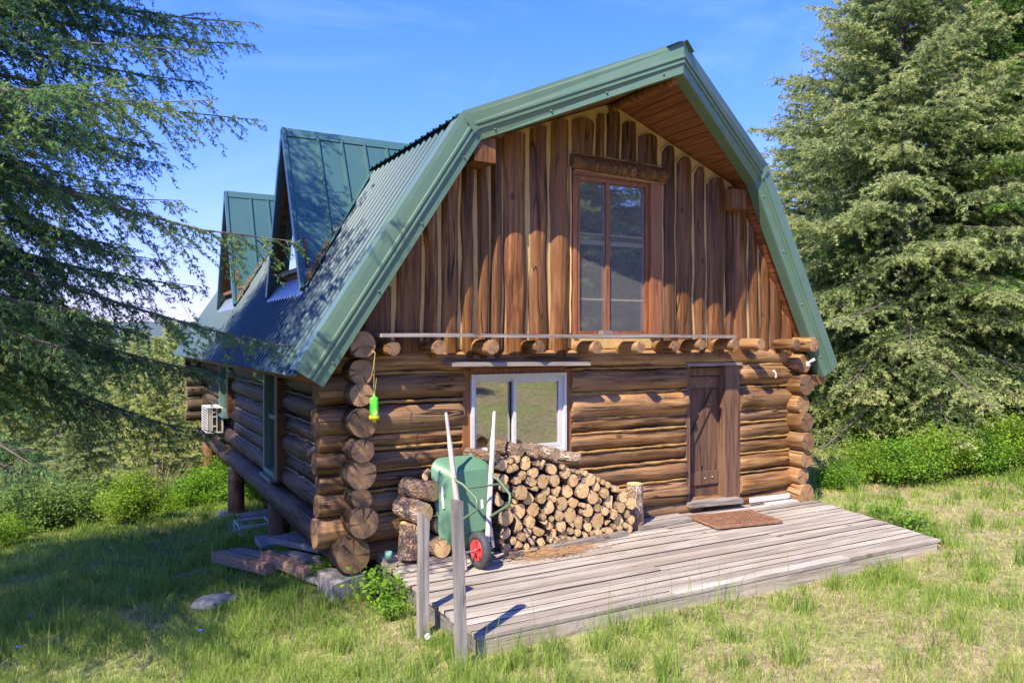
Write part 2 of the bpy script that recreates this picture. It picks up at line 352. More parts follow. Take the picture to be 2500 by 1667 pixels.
def vnoise(x, y, seed=0):
    x = np.asarray(x, float); y = np.asarray(y, float); xi = np.floor(x).astype(np.int64); yi = np.floor(y).astype(np.int64)
    fx = x - xi; fy = y - yi; fx = fx * fx * (3 - 2 * fx); fy = fy * fy * (3 - 2 * fy)
    def h(a, b):
        n = (a * 374761393 + b * 668265263 + seed * 69069) & 0xffffffff
        n = ((n ^ (n >> 13)) * 1274126177) & 0xffffffff
        return ((n ^ (n >> 16)) & 0xffff) / 65535.
    return (h(xi, yi) * (1 - fx) + h(xi + 1, yi) * fx) * (1 - fy) + (h(xi, yi + 1) * (1 - fx) + h(xi + 1, yi + 1) * fx) * fy
def basis(p, q, roll=0.):
    p = Vector(p); q = Vector(q); d = (q - p).normalized()
    a = Vector((0, 0, 1)) - d * d.z
    if a.length < .05: a = Vector((0, 1, 0)) - d * d.y
    a.normalize(); b = a.cross(d).normalized()
    m = Matrix((d, b, a)).transposed().to_4x4()
    return Matrix.Translation(p) @ m @ Matrix.Rotation(roll, 4, 'X')
def logmesh(name, L, r0, r1, mats, wob=.06, n=18, seg=None, squash=1., ends=(1, 1), cham=.012, knob=.0, flat=None):
    seg = seg or max(5, int(L / .14)); vs = []; sd = rnd.randrange(10000)
    ts = [0.] + [cham / L] + [i / seg for i in range(1, seg)] + [1 - cham / L, 1.]
    bx, bz = U(-1, 1) * wob * r0 * .9, U(-1, 1) * wob * r0 * .9
    TT = np.repeat(np.array(ts), n); AA = np.tile(np.arange(n) / n * 2 * math.pi, len(ts))
    ca = np.cos(AA); sa = np.sin(AA)
    nz = (vnoise(ca * 1.3 + 9, TT * L * 1.6 + sa * 1.3, sd) - .5) * 2 * wob + (vnoise(ca * 3 + 5, TT * L * 6 + sa * 3, sd + 1) - .5) * wob * .7
    rr = (r0 + (r1 - r0) * TT) * (1 + nz)
    rr *= np.where((TT == 0) | (TT == 1), .93, 1.)
    off = np.sin(TT * math.pi)
    for t, r, c, s_, o in zip(TT, rr, ca, sa, off):
        y = c * r; z = s_ * r * squash
        if flat is not None and z < -flat: z = -flat
        vs.append((t * L, y + bx * o, z + bz * o))
    k = len(ts); b = MB()
    fs = [(i * n + t, i * n + (t + 1) % n, (i + 1) * n + (t + 1) % n, (i + 1) * n + t) for i in range(k - 1) for t in range(n)]
    b.add(vs, fs, 0, True)
    for e, base in ((0, 0), (1, (k - 1) * n)):
        ring = vs[base:base + n]; cx = sum(p[0] for p in ring) / n; cy_ = sum(p[1] for p in ring) / n; cz = sum(p[2] for p in ring) / n
        dx = (-1 if e == 0 else 1) * .003
        b.add(ring + [(cx + dx + U(-.004, .004), cy_, cz)], [((t + 1) % n, t, n) if e == 0 else (t, (t + 1) % n, n) for t in range(n)], 1, False)
    return b
def log(name, p, q, r0, r1, parent, mats, roll=None, **kw):
    p = Vector(p); q = Vector(q)
    b = logmesh(name, (q - p).length, r0, r1, mats, **kw)
    return b.build(name, mats, parent, basis(p, q, U(0, 6.28) if roll is None else roll))
LOG = [M['log'], M['log_end']]; LOGG = [M['log_grey'], M['log_end']]

# ------------------------------------------------------------------ ground, hills
def sstep(a, b, x):
    t = np.clip((np.asarray(x, float) - a) / (b - a), 0, 1); return t * t * (3 - 2 * t)
def G(x, y):
    x = np.asarray(x, float); y = np.asarray(y, float)
    left = 1 - sstep(2.5, 8.5, x)
    z = -.15 - .10 * left * np.clip(y, 0, 13) - .20 * (1 - sstep(-1., 1.8, x)) * sstep(-5, 1, y)
    z = z + .035 * np.clip(x - 8, 0, 8)
    d = np.clip((y * .75 - (x - 3) * .5) - 9.5, 0, None) * (1 - sstep(8, 22, x - .5 * np.clip(y - 8, 0, 30)))
    z = z - .42 * d * np.clip(1 - d / 900., .35, 1)
    z = np.maximum(z, -170.)
    z = z + .17 * np.clip(-10 - y, 0, 26)
    near = sstep(1.5, 3., np.hypot(x - 4, y - 5) / 3)
    z = z + (vnoise(x * .7, y * .7, 3) - .5) * .10 + (vnoise(x * 2.3, y * 2.3, 4) - .5) * .045
    z = z + (vnoise(x * .03, y * .03, 5) - .5) * 4 * sstep(25, 80, np.hypot(x, y))
    return z
def gz(x, y): return float(G(np.array([x]), np.array([y]))[0])
rad = np.concatenate((np.linspace(0, 26, 105), 26 * (12000 / 26) ** np.linspace(0, 1, 80)[1:])); na = 200
ang = np.linspace(0, 2 * math.pi, na, endpoint=False)
gx = (rad[:, None] * np.sin(ang)[None]).ravel(); gy = (rad[:, None] * np.cos(ang)[None]).ravel() - 2
gv = np.stack((gx, gy, G(gx, gy)), 1)
ii, jj = np.meshgrid(np.arange(1, len(rad)), np.arange(na), indexing='ij'); ii = ii.ravel(); jj = jj.ravel(); j2 = (jj + 1) % na
gl = np.stack(((ii - 1) * na + jj, (ii - 1) * na + j2, ii * na + j2, ii * na + jj), 1)
me = np_mesh('ground', gv, gl, np.full(len(gl), 4), [M['ground']], smooth=True)
me.flip_normals()
put('ground', me)['kind'] = 'structure'
hv = []; hn = 260
for k, (rr, hh) in enumerate(((6500, -175), (7200, 60), (8200, 190), (9800, -175))):
    for t in range(hn):
        a = 2 * math.pi * t / hn; nz_ = float(vnoise(math.cos(a) * 5 + 20, math.sin(a) * 5 + 20, 11)) * .7 + float(vnoise(math.cos(a) * 17 + 50, math.sin(a) * 17 + 50, 12)) * .3
        z = hh if hh < 0 else -60 + hh * (.5 + 1.3 * nz_)
        hv.append((rr * math.sin(a), rr * math.cos(a), z))
hf = [(k * hn + t, k * hn + (t + 1) % hn, (k + 1) * hn + (t + 1) % hn, (k + 1) * hn + t) for k in range(3) for t in range(hn)]
b = MB(); b.add(hv, [f[::-1] for f in hf], 0, True); b.build('hills', M['hill'])['kind'] = 'structure'

# ------------------------------------------------------------------ the log cabin
cabin = thing('log_cabin', (4, 5, 0), 'brown log cabin with green metal barn roof and two steep dormers', 'cabin')
# gable wall courses: (z, radius)
XL, XR = .35, 7.5     # centre lines of the side walls
CO = [(2.26, .135), (1.965, .172), (1.615, .182), (1.375, .112), (1.13, .128), (.90, .120), (.645, .142), (.325, .175)]
def chink(p, q, r=.019, nm='chinking'):
    n = max(4, int((Vector(q) - Vector(p)).length / .12)); pts = []; rs = []
    for i in range(n + 1):
        t = i / n; v = Vector(p).lerp(Vector(q), t)
        pts.append(v + Vector((0, U(-.003, .003), U(-.006, .006)))); rs.append(r * U(.7, 1.35))
    b = MB(); b.tube(pts, rs, 6); return b.build(nm, M['chink_log'], cabin)
segs = {0: [(-.05, XR + .3)]}
for i in range(1, 5): segs[i] = [(-.05 + U(-.04, .04), 1.72), (3.27, 5.27), (6.33, XR + .05)]
for i in range(5, 8): segs[i] = [(-.05 + U(-.04, .04), 5.27), (6.33, XR + .05)]
for i, (z, r) in enumerate(CO):
    for x0, x1 in segs[i]:
        rl = r * U(.97, 1.05); rr_ = r * U(.95, 1.03)
        log('wall_log', (x0, 0, z + U(-.015, .015)), (x1, 0, z + U(-.015, .015)), rl, rr_, cabin, LOG, wob=.125)
    if i < 7:
        zb = (z - r + CO[i + 1][0] + CO[i + 1][1]) / 2
        for x0, x1 in segs[i + 1 if i + 1 < 8 else 7]:
            chink((max(x0, .5), -.098, zb), (min(x1, XR - .1), -.098, zb))
# bottom dark course and dark boxes added behind the logs against light leaks
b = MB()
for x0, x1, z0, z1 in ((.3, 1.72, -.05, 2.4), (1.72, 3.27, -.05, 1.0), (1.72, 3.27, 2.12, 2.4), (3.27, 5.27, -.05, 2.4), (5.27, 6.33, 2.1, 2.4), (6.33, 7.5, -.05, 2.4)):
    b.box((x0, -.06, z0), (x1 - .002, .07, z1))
b.build('light_leak_block', M['dark'], cabin)
log('wall_log', (.4, 0, .08), (XR, 0, .08), .12, .12, cabin, LOG)
# window bucks around the lower window
b = MB(); b.box((1.70, -.12, 1.0), (1.80, .12, 2.14)); b.box((3.18, -.12, 1.0), (3.28, .12, 2.14)); b.box((1.802, -.12, 2.09), (3.178, .12, 2.16)); b.box((1.802, -.13, .985), (3.178, .12, 1.065))
b.build('window_casing', M['frame_red'], cabin)
# left wall: courses seen as log ends at the near corner
LW = [(2.466, .165), (2.167, .145), (1.905, .148), (1.60, .178), (1.294, .138), (1.02, .178), (.76, .128), (.497, .18)]
YB = 12.0
WN = ((2.95, 4.10), (7.5, 8.85))
for i, (z, r) in enumerate(LW):
    if i == 0: sg = [(-.42, YB + .4)]
    else: sg = [(-.38 + U(-.07, .05), WN[0][0]), (WN[0][1], WN[1][0]), (WN[1][1], YB + .4)]
    if z < .9: sg = [(-.38 + U(-.06, .04), WN[0][0]), (WN[0][1], YB + .4)] if i == 7 else [(-.38, WN[0][0]), (WN[0][1], WN[1][0]), (WN[1][1], YB + .4)]
    for y0, y1 in sg:
        mats = LOGG
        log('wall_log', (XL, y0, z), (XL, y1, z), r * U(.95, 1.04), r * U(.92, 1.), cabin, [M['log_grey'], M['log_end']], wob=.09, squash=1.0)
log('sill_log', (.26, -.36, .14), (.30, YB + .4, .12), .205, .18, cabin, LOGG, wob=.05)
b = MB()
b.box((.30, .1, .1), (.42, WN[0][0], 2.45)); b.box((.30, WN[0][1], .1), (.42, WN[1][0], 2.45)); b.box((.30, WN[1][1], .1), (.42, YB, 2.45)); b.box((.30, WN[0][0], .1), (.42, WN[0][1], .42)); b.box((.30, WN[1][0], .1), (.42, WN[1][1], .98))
b.build('light_leak_block', M['dark'], cabin)  # same added light block inside the left wall
# scribed pale chink lines on the left wall ends
for i in range(1, 8):
    z = (LW[i - 1][0] - LW[i - 1][1] + LW[i][0] + LW[i][1]) / 2
    for y0, y1 in ((.2, WN[0][0]), (WN[0][1], WN[1][0] - .1)):
        b = MB(); n = int((y1 - y0) / .15) + 2
        b.tube([(XL - .105 + U(-.006, .006), y0 + (y1 - y0) * k / n, z + U(-.01, .01)) for k in range(n + 1)], [.014 * U(.7, 1.3) for k in range(n + 1)], 6); b.build('chinking', M['grey_wood_y'], cabin)
# right wall log ends
RW = [(2.14, .15), (1.81, .165), (1.51, .15), (1.235, .148), (.93, .15), (.655, .142), (.385, .135), (.10, .17)]
for i, (z, r) in enumerate(RW):
    log('wall_log', (XR + U(-.03, .03), -.36 + U(-.05, .05), z), (XR, YB + .3, z), r, r * .95, cabin, LOG, wob=.05)
b = MB(); b.box((XR - .06, .1, -.1), (XR + .06, YB, 2.4)); b.build('light_leak_block', M['dark'], cabin)  # same added light block inside the right wall
# back gable logs whose ends stick out at the far corner
for z, r in ((2.33, .14), (2.06, .13), (1.77, .16), (1.49, .13), (1.22, .15), (.90, .16), (.62, .13)):
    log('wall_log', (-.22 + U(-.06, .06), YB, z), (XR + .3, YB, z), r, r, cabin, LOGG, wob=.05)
b = MB(); b.box((XL, YB - .05, .1), (XR, YB + .05, 2.6)); b.box((XL + .1, .12, -.12), (XR - .1, YB - .1, -.02)); b.build('floor_frame', M['dark'], cabin)
# support posts with footings under the left sill
for y, r, zb in ((3.55, .17, 0), (7.45, .165, 0), (11.5, .155, 0)):
    g0 = gz(.28, y)
    po = log('support_post', (.28, y, g0 - .05), (.28, y, .0), r, r * .95, cabin, [M['post'], M['log_end']], wob=.05)
    b = MB(); b.box((.28 - .32, y - .3, g0 - .15), (.28 + .32, y + .3, g0 + .07), j=.02); b.build('footing', M['concrete'], po)
g0 = gz(.62, 11.6)
log('support_post', (.75, 11.9, g0 - .05), (.75, 11.9, 0), .13, .13, cabin, [M['post'], M['log_end']])
for y in (4, 8, 11.5):
    log('support_post', (4, y, gz(4, y) - .1), (4, y, -.1), .15, .15, cabin, [M['post'], M['log_end']]); log('support_post', (7.4, y, gz(7.4, y) - .1), (7.4, y, .0), .15, .15, cabin, [M['post'], M['log_end']])
b = MB(); b.hexa([(-.02, -.52, -.62), (.42, -.34, -.62), (.42, .1, -.62), (-.02, .1, -.62), (-.02, -.50, -.10), (.40, -.34, -.08), (.40, .1, -.08), (-.02, .1, -.10)]); b.build('corner_pier', M['grey_wood'], cabin)
# ---- roof
OL = [Vector((-.38, 0, 2.18)), Vector((1.54, 0, 5.12)), Vector((3.97, 0, 6.05)), Vector((6.47, 0, 5.06)), Vector((8.12, 0, 2.08))]
YF = [-.52, -.52, -1.50, -.48, -.40]; YBK = 12.65
DF = .285
def seg_n(a, b):
    d = (b - a).normalized(); return Vector((d.z, 0, -d.x))
BV = []
for j in range(5):
    if j == 0: BV.append(seg_n(OL[0], OL[1]))
    elif j == 4: BV.append(seg_n(OL[3], OL[4]))
    else:
        n0 = seg_n(OL[j - 1], OL[j]); n1 = seg_n(OL[j], OL[j + 1]); h = (n0 + n1).normalized(); BV.append(h / h.dot(n0))
def rp(j, d, y): v = OL[j] + BV[j] * d; return Vector((v.x, y, v.z))
b = MB()
for j in range(4):   # solid roof: outer, inner, front, back
    o0, o1, i0, i1 = .012, .012, DF - .03, DF - .03
    A = [rp(j, o0, YF[j] + .015), rp(j + 1, o0, YF[j + 1] + .015), rp(j + 1, o0, YBK), rp(j, o0, YBK)]
    B = [rp(j, i0, YF[j] + .015), rp(j + 1, i0, YF[j + 1] + .015), rp(j + 1, i0, YBK), rp(j, i0, YBK)]
    b.add(A + B, [(0, 1, 2, 3)], 0); b.add(A + B, [(7, 6, 5, 4)], 1); b.add(A + B, [(0, 4, 5, 1), (3, 2, 6, 7)], 0)
    if j == 0: b.add(A + B, [(0, 3, 7, 4)], 1)
    if j == 3: b.add(A + B, [(1, 5, 6, 2)], 1)
roof = b.build('roof', [M['sheet'], M['plank_red']], cabin)
def corr(j, lo, hi, name, rise):
    """ribbed sheet over roof segment j from parameter lo to hi"""
    n = seg_n(OL[j], OL[j + 1]) * -1
    pitch = .195; prof = ((0, 0), (.1, .001), (.42, .001), (.5, .024), (.62, .026), (.70, .024), (.78, .001))
    us = (lo, hi) if abs(hi - lo) < 1.2 else (lo, hi)
    yf = [YF[j] + (YF[j + 1] - YF[j]) * u for u in us]
    ys = []; y = min(yf); k = 0
    while y < YBK:
        for p, h in prof:
            if y + p * pitch < YBK: ys.append((y + p * pitch, h))
        y += pitch
    vs = []
    for u, f in zip(us, yf):
        P = OL[j].lerp(OL[j + 1], u)
        for y, h in ys:
            v = P + n * (h + rise); vs.append((v.x, max(y, f), v.z))
    k = len(ys); b = MB(); b.add(vs, [(i, i + 1, k + i + 1, k + i) if j < 2 else (i, i + 1, k + i + 1, k + i) for i in range(k - 1)], 0)
    return b.build(name, M['sheet'], roof)
L0 = (OL[1] - OL[0]).length; L1 = (OL[2] - OL[1]).length; L3 = (OL[4] - OL[3]).length
corr(0, -.06 / L0, 1.005, 'roof_sheet', .004); corr(1, -.10 / L1, 1., 'roof_sheet', .014)
corr(2, 0., 1 + .10 / L1, 'roof_sheet', .014); corr(3, -.005, 1 + .06 / L3, 'roof_sheet', .004)
b = MB()
for sgn, j in ((-1, 1), (1, 3)):
    d = (OL[j] - OL[2]).normalized(); n = (seg_n(OL[1], OL[2]) if sgn < 0 else seg_n(OL[2], OL[3])) * -1
    q = [OL[2] + n * .05 + Vector((0, 0, .012)), OL[2] + d * .2 + n * .046]
    b.add([(q[0].x, YF[2] - .06, q[0].z), (q[1].x, YF[2] + .02, q[1].z), (q[1].x, YBK, q[1].z), (q[0].x, YBK, q[0].z)], [(0, 1, 2, 3)])
b.build('ridge_cap', M['trim'], roof)
# rake trim: folded metal fascia along the front edge
PR = [(-.055, -.20), (-.055, .012), (.0, .018), (.105, .020), (.112, .040), (.135, .040), (.142, .020), (.165, .020), (.172, .034), (.192, .034), (.20, .012), (.31, .006), (.315, -.02), (.317, -.17)]
for j in range(4):
    vs = []
    for e, jj in ((0, j), (1, j + 1)):
        for d, h in PR:
            v = rp(jj, d, YF[jj] - h)
            if j == 0 and e == 0: v += (OL[0] - OL[1]).normalized() * -.10 * 0
            vs.append(v)
    if j in (0, 3):      # square cut lower end
        pass
    k = len(PR); b = MB(); b.add(vs, [(i + 1, i, k + i, k + i + 1) for i in range(k - 1)], 0)
    for t in (.08, .35, .62, .9):
        a = rp(j, .25, YF[j]).lerp(rp(j + 1, .25, YF[j + 1]), t); b.lathe([(0, -.03), (.012, -.022), (.012, 0)], a, (0, 1, 0), 8)
    b.build('rake_trim', M['trim'], roof)
for j in (1, 3):     # small cover pieces over the trim joints
    b = MB(); a = rp(j, .0, YF[j] - .045); c = rp(j, .2, YF[j] - .045); dd = (OL[j + 1] - OL[j]).normalized() * .05; d2 = (OL[j - 1] - OL[j]).normalized() * .05
    b.add([a + d2, a, a + dd, c + dd, c, c + d2], [(0, 1, 4, 5), (1, 2, 3, 4)], 0)
    b.build('trim_joint', M['trim'], roof)
# soffit boards on both sides
for j in range(4):
    b = MB(); n = seg_n(OL[j], OL[j + 1]); Ls = (OL[j + 1] - OL[j]).length; nb = int(Ls / .17)
    for i in range(nb):
        u0 = i / nb; u1 = (i + 1) / nb - .012 / Ls
        P0 = rp(j, DF - .028, 0).lerp(rp(j + 1, DF - .028, 0), u0); P1 = rp(j, DF - .028, 0).lerp(rp(j + 1, DF - .028, 0), u1)
        f0 = YF[j] + (YF[j + 1] - YF[j]) * u0 + .05; f1 = YF[j] + (YF[j + 1] - YF[j]) * u1 + .05
        q = [(P0.x, f0, P0.z), (P1.x, f1, P1.z), (P1.x, .4, P1.z), (P0.x, .4, P0.z)]
        dn = n * (.015 + U(0, .004))
        b.hexa([tuple(Vector(p) + dn) for p in q] + q)
    b.build('soffit', M['plank_red'], roof)
# purlins, ridge pole, plate
IN = [rp(j, DF, 0) for j in range(5)]
log('ridge_pole', (3.97, -1.36, IN[2].z - .06), (3.97, 3, IN[2].z - .06), .065, .065, cabin, [M['plank'], M['frame_red']])
for x, z, y in ((IN[1].x + .08, IN[1].z - .10, -.5), (IN[3].x - .16, IN[3].z - .22, -.32)):
    b = MB(); b.box((x - .14, y, z - .17), (x + .14, .3, z + .12), j=.006); b.build('purlin_end', M['plank'], cabin)
b = MB(); b.box((7.55, -.30, 1.82), (8.0, -.12, 1.96), j=.005); b.build('eave_bracket', M['frame_red'], cabin)
# ---- gable planks
def soffit_z(x):
    for j in range(4):
        if IN[j].x <= x <= IN[j + 1].x:
            t = (x - IN[j].x) / (IN[j + 1].x - IN[j].x); return IN[j].z + (IN[j + 1].z - IN[j].z) * t
    return 2.0
b = MB()   # chinked backing wall
pts = [(IN[0].x + .35, 2.3)] + [(IN[j].x, IN[j].z - .02) for j in (1, 2, 3)] + [(IN[4].x - .3, 2.3)]
x0, x1 = .1, 7.75
xs = [.12, IN[1].x, IN[2].x, IN[3].x, 7.72]
wx0, wx1, wz0, wz1 = 3.36, 4.80, 2.58, 4.70
def strip(xa, xb, za, zb):
    n = max(1, int((xb - xa) / .15))
    for i in range(n):
        a = xa + (xb - xa) * i / n; c = xa + (xb - xa) * (i + 1) / n
        ta = soffit_z(a) if zb is None else zb; tc_ = soffit_z(c) if zb is None else zb
        b.hexa([(a, -.062, za), (c, -.062, za), (c, .05, za), (a, .05, za), (a, -.062, ta), (c, -.062, tc_), (c, .05, tc_), (a, .05, ta)])
strip(.12, wx0, 2.3, None); strip(wx1, 7.72, 2.3, None); strip(wx0, wx1, wz1, None); strip(wx0, wx1, 2.3, wz0)
b.build('gable_wall', M['chink'], cabin)
b = MB()
for j in range(4):
    pass
b.add([(.4, YB, 2.3), (7.5, YB, 2.3), (IN[3].x, YB, IN[3].z), (IN[2].x, YB, IN[2].z), (IN[1].x, YB, IN[1].z)], [(0, 1, 2, 3, 4)]); b.build('back_gable', M['plank'], cabin)
def px2x(px, y=-.05):
    l = (px - 1250) / FPX; s, c = math.sin(YAW), math.cos(YAW)
    t = (y - CAM.y) / (c - s * l); return CAM.x + t * (s + c * l)
def gplank(xa, xb, za, ztop, dome=0., sd=0):
    xa += U(.014, .03); xb -= U(.012, .028); nz_ = max(4, int((ztop - za) / .12)); nu = 8; vs = []
    th = U(.05, .085)
    for k in range(nz_ + 1):
        t = k / nz_
        wl = (float(vnoise(xa * 7.7 + .3, za + t * (ztop - za) * 2.1, 5)) - .5) * .05; wr = (float(vnoise(xb * 7.1 + .7, za + t * (ztop - za) * 2.1, 6)) - .5) * .05
        for u in range(nu + 1):
            f = u / nu; x = xa + wl + (xb + wr - xa - wl) * f
            top = ztop - dome * (2 * f - 1) ** 2 * (1 if True else 0)
            if callable(ztop_fn): top = min(top, ztop_fn(x) - .03)
            z = za + t * (top - za)
            y = -.066 - th * (1 - abs(2 * f - 1) ** 3.2) - (float(vnoise(x * 9, z * 3, 9)) - .5) * .012
            vs.append((x, y, z))
    b = MB(); b.add(vs, [(k * (nu + 1) + u, k * (nu + 1) + u + 1, (k + 1) * (nu + 1) + u + 1, (k + 1) * (nu + 1) + u) for k in range(nz_) for u in range(nu)], 0, True)
    top = vs[-(nu + 1):]; b.add(top + [(x, -.045, z) for x, y, z in top], [(u, u + 1, nu + 2 + u, nu + 1 + u) for u in range(nu)], 0)
    for e in (0, nu):
        ed = vs[e::nu + 1]; m_ = len(ed); b.add(ed + [(x, -.045, z) for x, y, z in ed], [(k, k + 1, m_ + k + 1, m_ + k) if e == 0 else (k + 1, k, m_ + k, m_ + k + 1) for k in range(m_ - 1)], 0)
    return b.build('wall_plank', M['plank'], cabin)
ztop_fn = soffit_z
EL_ = [905, 958, 1030, 1070, 1121, 1159, 1192, 1225, 1286, 1339, 1389]
ex = [.38] + [px2x(p) for p in EL_[1:]]
for a, c in zip(ex[:-1], ex[1:]):
    gplank(a, c, 2.30 + U(-.02, .02), soffit_z((a + c) / 2) - .02)
ER_ = [1611, 1647, 1690, 1721, 1767, 1785, 1823, 1848, 1875, 1906, 1928]
er = [px2x(p) for p in ER_]
arcs = MB()
for a, c in zip(er[:-1], er[1:]):
    zt = max(soffit_z(a) if soffit_z(a) < soffit_z(c) else soffit_z(c), 2.45) + .06
    steep = a > IN[3].x - .15
    zt = soffit_z(a) - .03 if steep else soffit_z((a + c) / 2) - .07; gplank(a, c, 2.30 + U(-.02, .02), zt, .06 if steep else .12)
    pts = []
    for k in range(9):
        f = k / 8; x = a + (c - a) * f; z = min(zt - .12 * (2 * f - 1) ** 2, soffit_z(x) - .03) + .02; pts.append((x, -.075, z))
    if c < er[6]: arcs.tube(pts, .016, 6)
arcs.build('chinking', M['chink'], cabin)
zs = [4.98, 4.97, 4.96, 4.95, 4.94]
eh = [px2x(p) for p in (1391, 1450, 1473, 1515, 1552, 1607)]
for a, c in zip(eh[:-1], eh[1:]): gplank(a, c, 4.98, soffit_z((a + c) / 2) - .1, .05)
hb = log('header_log', (px2x(1389), -.09, 4.87), (px2x(1618), -.09, 4.83), .105, .115, cabin, [M['plank'], M['log_end']], wob=.06)
chink((px2x(1395), -.12, 4.76), (px2x(1615), -.12, 4.72), .016); chink((px2x(1392), -.10, 4.985), (px2x(1610), -.10, 4.96), .016)
for x in (px2x(1390) - .005, px2x(1613)): 
    b = MB(); b.tube([(x + U(-.006, .006), -.085, 2.6 + k * .2) for k in range(12)], [.016 * U(.7, 1.3) for k in range(12)], 6); b.build('chinking', M['chink'], cabin)
# dark strip of chinking wedges behind the joists
b = MB(); b.box((.5, -.065, 2.315), (7.3, -.05, 2.40)); b.build('plate_board', M['plank'], cabin)
# joist ends
for px, py, r in ((960, 855, .088), (1075, 853, .088), (1200, 852, .09), (1318, 851, .075), (1458, 853, .085), (1560, 852, .08), (1651, 850, .078), (1711, 846, .075), (1792, 845, .08), (1860, 845, .085)):
    y = -.50 if px > 1000 else -.46
    x = px2x(px, y); d = (Vector((x, y, 0)) - Vector((CAM.x, CAM.y, 0))); dep = d.x * math.sin(YAW) + d.y * math.cos(YAW)
    z = CAM.z + (833 - py) / FPX * dep
    log('joist_end', (x, y + U(-.04, .02), z), (x, .3, z), r, r * 1.05, cabin, LOG, wob=.05)
log('joist_end', (px2x(1946, -.50), -.50, 2.44), (px2x(1946, -.5) - .02, .3, 2.44), .085, .085, cabin, LOG); log('joist_end', (7.52, -.48, 2.44), (7.5, .3, 2.44), .115, .12, cabin, LOG)
b = MB()
n = 14
for i in range(n):
    xa = .54 + (5.87 - .54) * i / n; xb = .54 + (5.87 - .54) * (i + 1) / n
    za = 2.575 + .004 * math.sin(i * .8); zb = 2.575 + .004 * math.sin((i + 1) * .8)
    b.hexa([(xa, -.50, za - .03), (xb, -.50, zb - .03), (xb, -.24, zb - .03), (xa, -.24, za - .03), (xa, -.50, za + .012), (xb, -.50, zb + .012), (xb, -.24, zb + .012), (xa, -.24, za + .012)])
b.build('ledge_board', M['grey_wood_x'], cabin)
b = MB(); b.box((3.55, -.46, 2.588), (3.70, -.36, 2.64), j=.006); b.build('wood_block', M['grey_wood_x'], cabin)
b = MB(); b.hexa([(1.42, -.42, 2.205), (3.38, -.42, 2.185), (3.38, -.10, 2.20), (1.42, -.10, 2.22), (1.42, -.42, 2.25), (3.38, -.42, 2.225), (3.38, -.10, 2.24), (1.42, -.10, 2.265)]); b.build('window_hood', M['grey_wood_x'], cabin)
# ---- lower sliding window
def rect_frame(b, x0, x1, z0, z1, w_, y0, y1, mi=0):
    b.box((x0, y0, z0), (x0 + w_, y1, z1), mi); b.box((x1 - w_, y0, z0), (x1, y1, z1), mi)
    b.box((x0 + w_, y0, z0), (x1 - w_, y1, z0 + w_), mi); b.box((x0 + w_, y0, z1 - w_), (x1 - w_, y1, z1), mi)
b = MB(); rect_frame(b, 1.80, 3.18, 1.07, 2.09, .04, -.16, .02); rect_frame(b, 1.84, 3.14, 1.11, 2.05, .03, -.125, .0)
win = b.build('window', M['white'], cabin)
b = MB(); rect_frame(b, 2.40, 3.11, 1.14, 2.02, .04, -.13, -.08); b.build('sash', M['white'], win)
b = MB(); rect_frame(b, 1.87, 2.45, 1.14, 2.02, .034, -.07, -.03); b.build('sash', M['white'], win)
b = MB(); b.box((2.44, -.110, 1.18), (3.07, -.104, 1.98)); b.build('pane', M['glass'], win)
b = MB(); b.box((1.904, -.054, 1.174), (2.416, -.048, 1.986)); b.build('pane', M['glass'], win)
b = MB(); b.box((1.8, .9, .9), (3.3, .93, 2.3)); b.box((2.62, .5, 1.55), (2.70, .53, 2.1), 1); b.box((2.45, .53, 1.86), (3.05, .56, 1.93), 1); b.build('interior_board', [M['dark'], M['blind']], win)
# ---- upper window
b = MB(); rect_frame(b, 3.38, 4.60, 2.58, 4.70, .055, -.085, .02); b.box((3.87, -.08, 2.636), (3.93, .01, 4.644))
b.box((3.436, -.09, 4.655), (4.545, -.02, 4.70))
uw = b.build('window', M['frame_red'], cabin)
for q in (((3.32, -.10, 2.57), (3.378, .02, 4.70)), ((4.602, -.13, 2.57), (4.80, .02, 4.70)), ((3.3, -.12, 4.702), (4.82, .02, 4.745))):
    b = MB(); b.box(*q); b.build('window_casing', M['frame_red'], uw)
for a, c in ((3.436, 3.869), (3.931, 4.544)):
    b = MB(); b.box((a, -.03, 2.637), (c, -.026, 4.643)); b.build('pane', M['glass'], uw)
    b = MB(); b.add([(a, -.055, 2.637), (c, -.055, 2.637), (c, -.055, 4.643), (a, -.055, 4.643)], [(0, 1, 2, 3)]); b.build('insect_screen', M['screen'], uw)
    b = MB(); b.box((a, -.046, 3.80), (c, -.034, 3.86)); b.box((a, -.046, 3.93), (c, -.034, 3.955)); b.box((a, -.046, 3.05), (c, -.034, 3.075)); b.build('sash_rail', M['rail'], uw)
b = MB(); b.box((4.2, .5, 2.7), (4.75, .52, 3.7)); b.build('curtain', M['blind'], uw)
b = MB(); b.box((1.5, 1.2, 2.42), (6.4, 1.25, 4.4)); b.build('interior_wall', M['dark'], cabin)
# ---- door
D0, D1 = 5.355, 6.03
b = MB(); nb = 5
for i in range(nb):
    xa = D0 + (D1 - D0) * i / nb + .003; xb = D0 + (D1 - D0) * (i + 1) / nb - .003; b.box((xa, .045, .18), (xb, .085, 1.98), j=.002)
door = b.build('door', M['door'], cabin)
for q in (((D0 + .02, .018, 1.80), (D1 - .005, .044, 1.965)), ((D0 + .02, .018, .36), (D1 - .005, .044, .555))):
    b = MB(); b.box(*q); b.build('door_rail', M['door'], door)
b = MB(); b.bar((D0 + .10, .03, .97), (D1 - .08, .03, 1.74), .028, .115, (0, 0, 1)); b.build('door_brace', M['door'], door)
for x, z in ((D0 + .2, 1.9), (D1 - .15, 1.9), (D0 + .4, .45), (D1 - .13, .46), (D1 - .2, 1.55)):
    b = MB(); b.lathe([(0, -.012), (.014, -.008), (.016, 0)], (x, .018, z), (0, 1, 0), 10); b.build('door_bolt', M['steel'], door)
